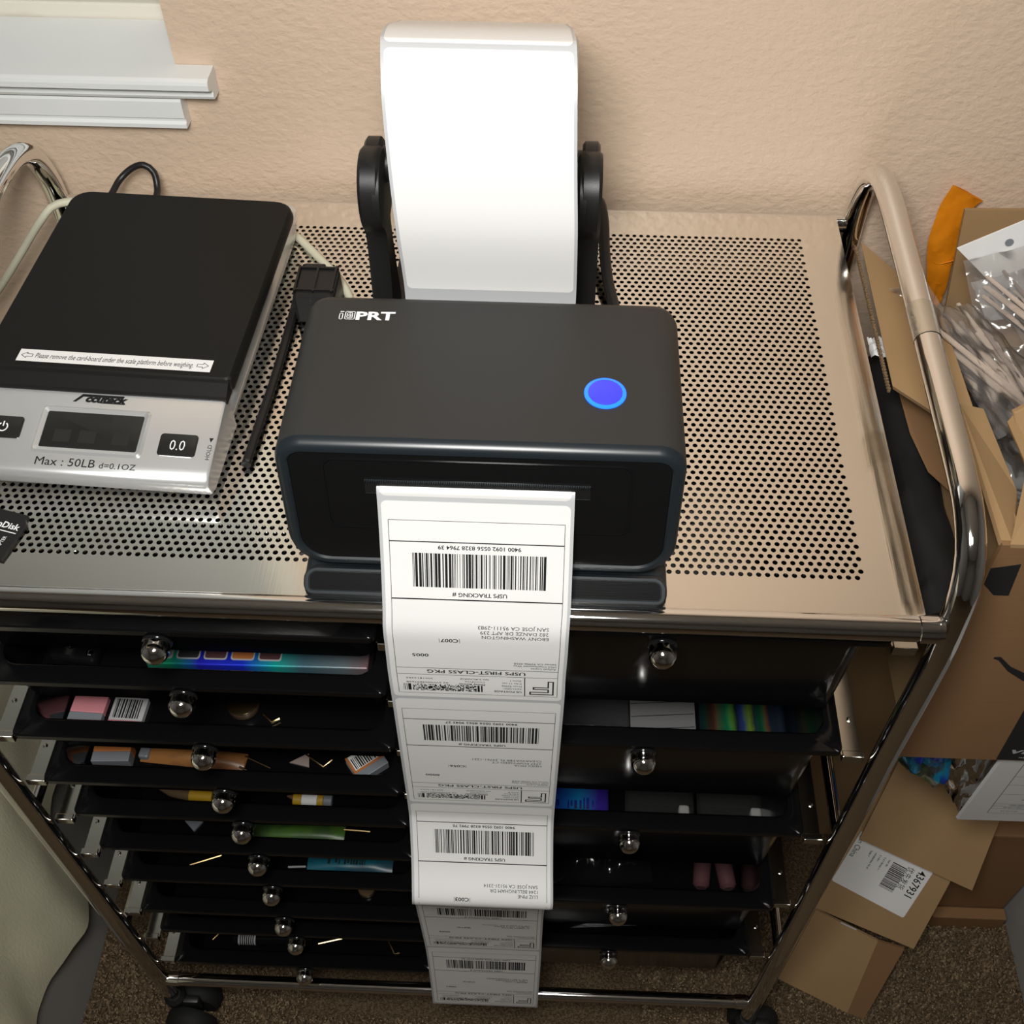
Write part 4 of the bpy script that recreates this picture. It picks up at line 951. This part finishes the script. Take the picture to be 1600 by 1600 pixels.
ff = flap([(108, 119, 13), (118, 121, 20), (190, 121, 20), (190, 76, 10), (106, 74, 10)], M['card'])
flap([(84, 262, -62), (346, 262, -62), (346, 298, -70), (88, 298, -70)], M['card'])
# pouches inside the open box
def pouchmesh(poly, z_fn, nu=18, nv=14, thick=4, wr=3.0, seed=1):
    """crumpled pouch spanned over a quad of four 3-D corners"""
    a, b11, c11, d11 = [Vector(p) for p in poly]; mb = MB()
    nn = (b11 - a).cross(d11 - a).normalized()
    if nn.z < 0: nn = -nn
    def fn(sg_):
        def g(u, v):
            p = (a * (1 - u) + b11 * u) * (1 - v) + (d11 * (1 - u) + c11 * u) * v
            e = (math.sin(math.pi * u) * math.sin(math.pi * v)) ** 0.5 if 0 < u < 1 and 0 < v < 1 else 0
            return p + nn * (sg_ * thick * e + wr * noise.noise((u * 5 + seed, v * 5, seed * 1.7)) + wr * .5 * noise.noise((u * 13 + seed, v * 11, seed)))
        return g
    mb.grid(fn(1), nu, nv); mb.grid(fn(-.2), nu, nv); return mb
op = thing('orange_pouch', (120, 342, -95), 'crumpled orange plastic pouch standing against the wall', 'pouch')
oL = catmull([(114.4, 343, 20.7), (111.1, 343, 5.7), (109.7, 342, -10.3), (109.3, 341, -26.7), (112, 340, -44), (118, 338, -69.6), (120, 337, -95)], 3)
oR = catmull([(141.2, 343, 6.6), (136, 343, 0), (134, 342, -18.7), (134, 341, -40), (134, 340, -56), (135, 338, -70), (134, 337, -95)], 3)
def orr(t, arr): return arr[min(int(t * (len(arr) - 1)), len(arr) - 1)]
def orange_pt(sg_):
    return lambda u, v: orr(v, oL).lerp(orr(v, oR), u) + Vector((0, sg_ * 2.2 * math.sin(math.pi * u) + 1.6 * noise.noise((u * 4, v * 7, 2.0)) + (1.2 * noise.noise((u * 9, v * 20, 5)) if v > .65 else 0), 0))
om = MB(); om.grid(orange_pt(-1), 10, 40); om.grid(orange_pt(0.6), 10, 40)
om.build('pouch_body', M['orange'], op, 60)
MB().tube(catmull([(114.2, 341, -46), (122, 338.2, -50), (133, 338, -46)], 2), .7, 6).build('crease', M['orange'], op, 60)
MB().slab([(120.3, 323, 14.7), (300, 323, 20), (300, 317, -120), (137, 317, -108), (132, 318.5, -88)], (0, -1, 0.05), 3).build('brown_board', M['card'], None, None, 'flat brown board standing in front of the orange pouch', 'cardboard')

wb = thing('header_card_bag', (130, 250, -30), 'clear bag with white punched header card in the open box', 'bag')
h4 = [Vector(p) for p in ((98.3, 260, 27.7), (190, 262, 86), (204, 260, 55), (130.4, 259, -1.4))]
MB().slab(h4, (0.0, -1.0, 0.1), 1.2).build('header_card', M['white_film'], wb)
hc = Vector((131.5, 258.6, 34.5))
MB().lathe([(2.9, 0), (2.9, .5)], hc, (0, -1.0, 0.1), 16).build('punched_hole', M['grey_pl'], wb)
pouchmesh([(104, 256, 20), (200, 256, 58), (196, 176, -6), (118, 188, -24)], None, 26, 22, 5, 7, 11).build('clear_film', M['film'], wb, 70)
pouchmesh([(112, 250, 6), (152, 250, 22), (156, 222, 2), (122, 226, -8)], None, 14, 8, 4, 6, 15).build('paper_insert', M['film_dim'], wb, 60)
def sticks(n, x0, y0, z0, ang0, ang1, L_, parent, seed, base):
    r_ = random.Random(seed)
    for k in range(n):
        a = math.radians(ang0 + (ang1 - ang0) * k / max(n - 1, 1) + r_.uniform(-2, 2)); l_ = L_ * r_.uniform(.8, 1.05)
        dx, dy = math.cos(a), math.sin(a); zz = z0 + r_.uniform(-8, 8); bx_, by_ = x0 + r_.uniform(-4, 4), y0 + r_.uniform(-4, 4); tilt = r_.uniform(-.06, .08)
        ww = r_.uniform(1.6, 3.0); ex, ey = -dy * ww, dx * ww
        p = [(bx_ - ex, by_ - ey, zz), (bx_ + ex, by_ + ey, zz), (bx_ + ex * .5 - dx * l_, by_ + ey * .5 - dy * l_, zz + tilt * l_), (bx_ - ex * .5 - dx * l_, by_ - ey * .5 - dy * l_, zz + tilt * l_)]
        MB().loops([p, [(x, y, q_ + 1.3) for x, y, q_ in p]]).build('stick', M['stick'] if r_.random() < .6 else M['stick_dark'], parent)
sb1 = thing('stick_bundle_bag', (112, 195, -60), 'clear bag holding a fan of pale flat sticks in the open box', 'bag')
sticks(24, 140, 132, -16, -76, -50, 108, sb1, 3, -60)
pouchmesh([(84, 240, -8), (122, 232, -4), (156, 122, -8), (106, 120, -16)], None, 26, 24, 7, 7, 21).build('clear_film', M['film'], sb1, 70)
pouchmesh([(60, 258, -9), (88, 264, -7), (94, 238, -8), (74, 246, -10)], None, 8, 6, 1, 2, 51).build('film_tip', M['film'], sb1, 70)
sb2 = thing('stick_bundle_bag', (160, 215, -30), 'clear bag with a second bundle of sticks under the white header card', 'bag')
sticks(16, 166, 172, 4, -74, -56, 88, sb2, 8, -30)
pouchmesh([(116, 256, 4), (152, 252, 8), (196, 166, 6), (150, 158, -2)], None, 20, 20, 5, 6, 27).build('clear_film', M['film'], sb2, 70)
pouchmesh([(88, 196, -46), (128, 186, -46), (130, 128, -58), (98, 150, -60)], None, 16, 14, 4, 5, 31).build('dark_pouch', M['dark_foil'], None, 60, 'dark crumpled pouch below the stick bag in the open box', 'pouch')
cb = thing('clear_sleeve', (140, 150, -80), 'clear crinkled sleeve of white cards in the open box', 'sleeve')
for k in range(7): tmesh(MB().box(-26, 26, -34, 34, -80 + k * 3.2, -77.6 + k * 3.2, .3), turned(146 + k * .8, 150 + (k % 3), -18 + k)).build('card', M['grey_card'], cb)
pouchmesh([(112, 196, -52), (180, 190, -52), (170, 112, -54), (108, 116, -54)], None, 24, 22, 4, 7, 37).build('clear_film', M['film'], cb, 70)
pouchmesh([(49, 240, -40), (60, 240, -38), (61, 218, -38), (50, 223, -42)], None, 10, 8, 2, 4, 61).build('white_wrapper', M['white_film'], fa, 60)

bg = MB()  # added black filler body, stands in for the dark gap beside the cart
def filler_pt(h):
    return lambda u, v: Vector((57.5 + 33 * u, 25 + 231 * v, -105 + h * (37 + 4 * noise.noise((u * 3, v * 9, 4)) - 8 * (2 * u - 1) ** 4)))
bg.grid(filler_pt(1), 6, 30); bg.grid(filler_pt(0), 6, 30)
for u in (0, 1): bg.grid(lambda a, b17, uu=u: filler_pt(a)(uu, b17), 4, 30)
for v in (0, 1): bg.grid(lambda a, b17, vv=v: filler_pt(b17)(a, vv), 6, 4)
bg.build('dark_gap_filler', M['rubber'], None, 60, 'added black filler standing in for the dark gap between the cart side and the shipping box', 'bag')
# carton the shipping box stands on
c2 = thing('tall_carton', (190, 215, FL), 'tall brown carton standing on the floor under the shipping box', 'box')
MB().box(92, 345, 205, 335, FL + .2, -257, 1).build('body', M['card'], c2)
MB().box(94, 343, 207, 333, -257, -253.5).build('top_flap', M['card'], c2)
# holographic pouch and paper envelope pinched between the two boxes
hp = thing('holographic_pouch', (90, 60, -300), 'crumpled holographic silver pouch hanging out under the shipping box', 'pouch')
pouchmesh([(84, 34, -254), (150, 40, -262), (156, 58, -382), (96, 62, -330)], None, 22, 18, 5, 9, 41).build('pouch', M['foil_bag'], hp, 25)
pouchmesh([(134, 36, -258), (182, 36, -258), (186, 48, -412), (160, 52, -372)], None, 14, 14, 4, 5, 43).build('clear_flap', M['film_dim'], hp, 40)
en = thing('document_envelope', (205, 45, -410), 'white document envelope with a printed form hanging under the shipping box', 'envelope')
E0, EU, EV = Vector((178, 44, -406)), Vector((1.0, 0.02, -0.03)), Vector((-0.10, -0.12, 1.0))
EF = lambda x, y, h=0.0: E0 + EU * x + EV * y + Vector((0, -1, -.1)) * h
MB().loops([[EF(-1, 0), EF(100, 0), EF(100, 148), EF(1, 148)], [EF(0, 1, 2.5), EF(99, 1, 2.5), EF(99, 147, 2.5), EF(2, 147, 2.5)]]).build('paper', M['white_film'], en)
ln = MB(); EG = lambda x, y: EF(x, y, 2.7)
for y in (22, 34, 40, 46, 70, 92, 112): put_rect(ln, EG, 20, 96, y, y + .4)
put_rect(ln, EG, 20, 20.5, 22, 140); put_rect(ln, EG, 62, 62.4, 22, 46)
for k, (x, y, w_) in enumerate(((30, 27, 14), (30, 36, 26), (34, 42, 12), (40, 56, 10), (46, 80, 20), (50, 104, 12))): put_bars(ln, EG, x, y, w_, 2.2, 10 + k)
ln.build('printed_form', M['grey_ink'], en)

# leaning carton with the shipping label
NB = Vector((-0.296, -0.814, 0.5)).normalized()
lc = thing('leaning_carton', (170, 70, FL), 'opened carton with a white shipping sticker leaning beside the cart leg', 'box')
low = [Vector(p) for p in ((94, 30, -815), (124, 75, -724), (188, 47, -731), (168, -1, -822))]
MB().slab(low, NB, -3.5).build('lower_flap', M['card'], lc)
lowr = [Vector(p) for p in ((188, 47, -731), (215, 40, -732), (186, -6, -824), (168, -1, -822))]
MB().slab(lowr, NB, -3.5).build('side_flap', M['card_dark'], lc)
face = [Vector(p) for p in ((123, 76.7, -722), (172, 158.4, -560), (268, 117.2, -570), (223, 38.4, -725))]
bkv = Vector((0.12, 0.33, -0.20)) * 160
MB().loops([face, [p + Vector((12, 34, -20)) for p in face]]).build('body', M['card'], lc)
fl_ = [Vector(p) for p in ((176, 152, -520), (153, 112, -616), (261, 67, -626), (272, 106, -545), (232, 134, -520))]
MB().slab(fl_, NB, 3).build('top_flap', M['card'], lc)
# sticker
st = [Vector(p) for p in ((156, 121, -630), (232, 90, -636), (209, 61, -697), (136, 94, -686))]
st_l, st_r, st_b = st[3], st[1], st[2]
us = (st[2] - st[3]).normalized(); vs_ = (st[0] - st[3]); vs_ = (vs_ - us * vs_.dot(us)).normalized()
n_f = us.cross(vs_).normalized(); n_f = n_f if n_f.y < 0 else -n_f
Lu = (st[2] - st[3]).length
SF_ = lambda x, y, h=1.2: st[3] + us * x + vs_ * y + n_f * h
l = rrect(0, Lu, 0, 72, 2.5, 2.5, 3)
stick = MB().loops([[SF_(x, y, .4) for x, y in l], [SF_(x, y, 1.1) for x, y in l]]).build('shipping_sticker', M['paper'], lc, label='white shipping sticker with barcode')
ink_ = MB()
RS = lambda x, y: SF_(Lu - 13 + y, 62 - x, 1.35)              # lettering runs down the sticker
put_text(ink_, '4367931', RS, 0, 1, width=36, height=8.2, bold=0.01)
put_text(ink_, '\u4f18\u5148\u53d1\u8d27', RS, 2, -9.5, width=30, height=6)
put_text(ink_, 'in China', lambda x, y: SF_(2 + y, 62 - x, 1.35), 0, 0, width=24, height=6)
for k in range(5): put_bars(ink_, lambda x, y: SF_(18 + y, 56 - x, 1.35), 0, k * 5.0, (9, 22, 8, 18, 9)[k], 2.0, 20 + k)
ink_.build('lettering', M['ink'], stick)
bc = MB(); x = 0
while x < 34:
    w_ = rnd.choice((.5, .9, 1.3)); put_rect(bc, lambda a, b12: SF_(b12, 22 + a, 1.35), x, x + w_, Lu - 38, Lu - 23); x += w_ + rnd.choice((.5, .9))
bc.build('barcode', M['ink'], stick)
sm_ = MB()
for (a, b13, c13) in (((150, 63.5, -726.5), (166, 57, -728), .9),): sm_.tube([a, b13], .9, 6)
sm_.build('staple', M['grey_card'], lc)
# darker carton at the back right
c3 = thing('dark_carton', (310, 110, FL), 'darker brown carton on the floor behind the leaning carton', 'box')
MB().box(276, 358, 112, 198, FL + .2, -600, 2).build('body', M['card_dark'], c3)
MB().box(274, 358, 98, 111, FL + .4, FL + 34, 1.5).build('bottom_flap', M['card_dark'], c3)

# ================================================================ FURNITURE AT BOTH EDGES
cbn = thing('side_cabinet', (400, -60, FL), 'grey white cabinet side at the right edge of the picture', 'cabinet')
MB().box(368, 386, -260, 124, FL + .2, -430, 1).build('side_panel', M['grey_board'], cbn)
MB().box(386, 620, 108, 124, FL + .2, -430, 1).build('back_panel', M['grey_board'], cbn)
MB().box(364, 640, -265, 128, -430, -412, 1.5).build('top_panel', M['grey_board'], cbn)
bd = thing('low_cabinet', (-800, 0, FL), 'low grey white cabinet under a cream cloth left of the cart', 'cabinet')
MB().box(-690, -671, -420, 330, FL + .2, -372, 1).build('side_panel', M['grey_board'], bd)
MB().box(-1050, -690, 312, 330, FL + .2, -372, 1).build('back_panel', M['grey_board'], bd)
MB().box(-1060, -668, -425, 334, -372, -354, 1.5).build('top_panel', M['grey_board'], bd)
# cloth draped over its edge, scalloped hem
hem = [(-430, -640), (-300, -660), (-200, -668), (-120, -664), (-83, -668), (-40, -676), (-7, -684), (20, -698), (45, -706), (58, -690), (66, -655), (64, -615), (60, -588), (72, -566), (100, -545), (150, -530), (220, -520), (330, -512)]
def hem_z(y):
    for (a, za), (b14, zb) in zip(hem[:-1], hem[1:]):
        if a <= y <= b14:
            t = (y - a) / (b14 - a); return za + (zb - za) * t
    return hem[-1][1]
def cloth_pt(a, b15, h):
    y = -425 + a * 755
    if b15 < 0.3:
        t = b15 / 0.3; return Vector((-1055 + t * 381, y, -352 + h + 1.5 * noise.noise((a * 9, t * 5, 1))))
    t = (b15 - 0.3) / 0.7; hz = hem_z(y)
    bul = 4 + 9 * t + (7 * t) * math.sin(y * 0.045 + 1.0) + 3 * noise.noise((y * .03, t * 4, 5))
    ed_ = min(1, t * 6)
    return Vector((-668 + max(bul, 2.5) * ed_ + h, y, -352 - (1 - math.cos(min(t * 8, 1) * math.pi / 2)) * 2 + (hz + 352) * t))
cl = MB(); cl.grid(lambda a, b16: cloth_pt(a, b16, 1.2), 90, 34); cl.grid(lambda a, b16: cloth_pt(a, b16, 0.0), 90, 34)
cl.build('cream_cloth', M['cloth'], None, 70, 'cream cloth draped over the low cabinet at left', 'cloth')

for o in ALL:
    if '_o' in o: del o['_o']
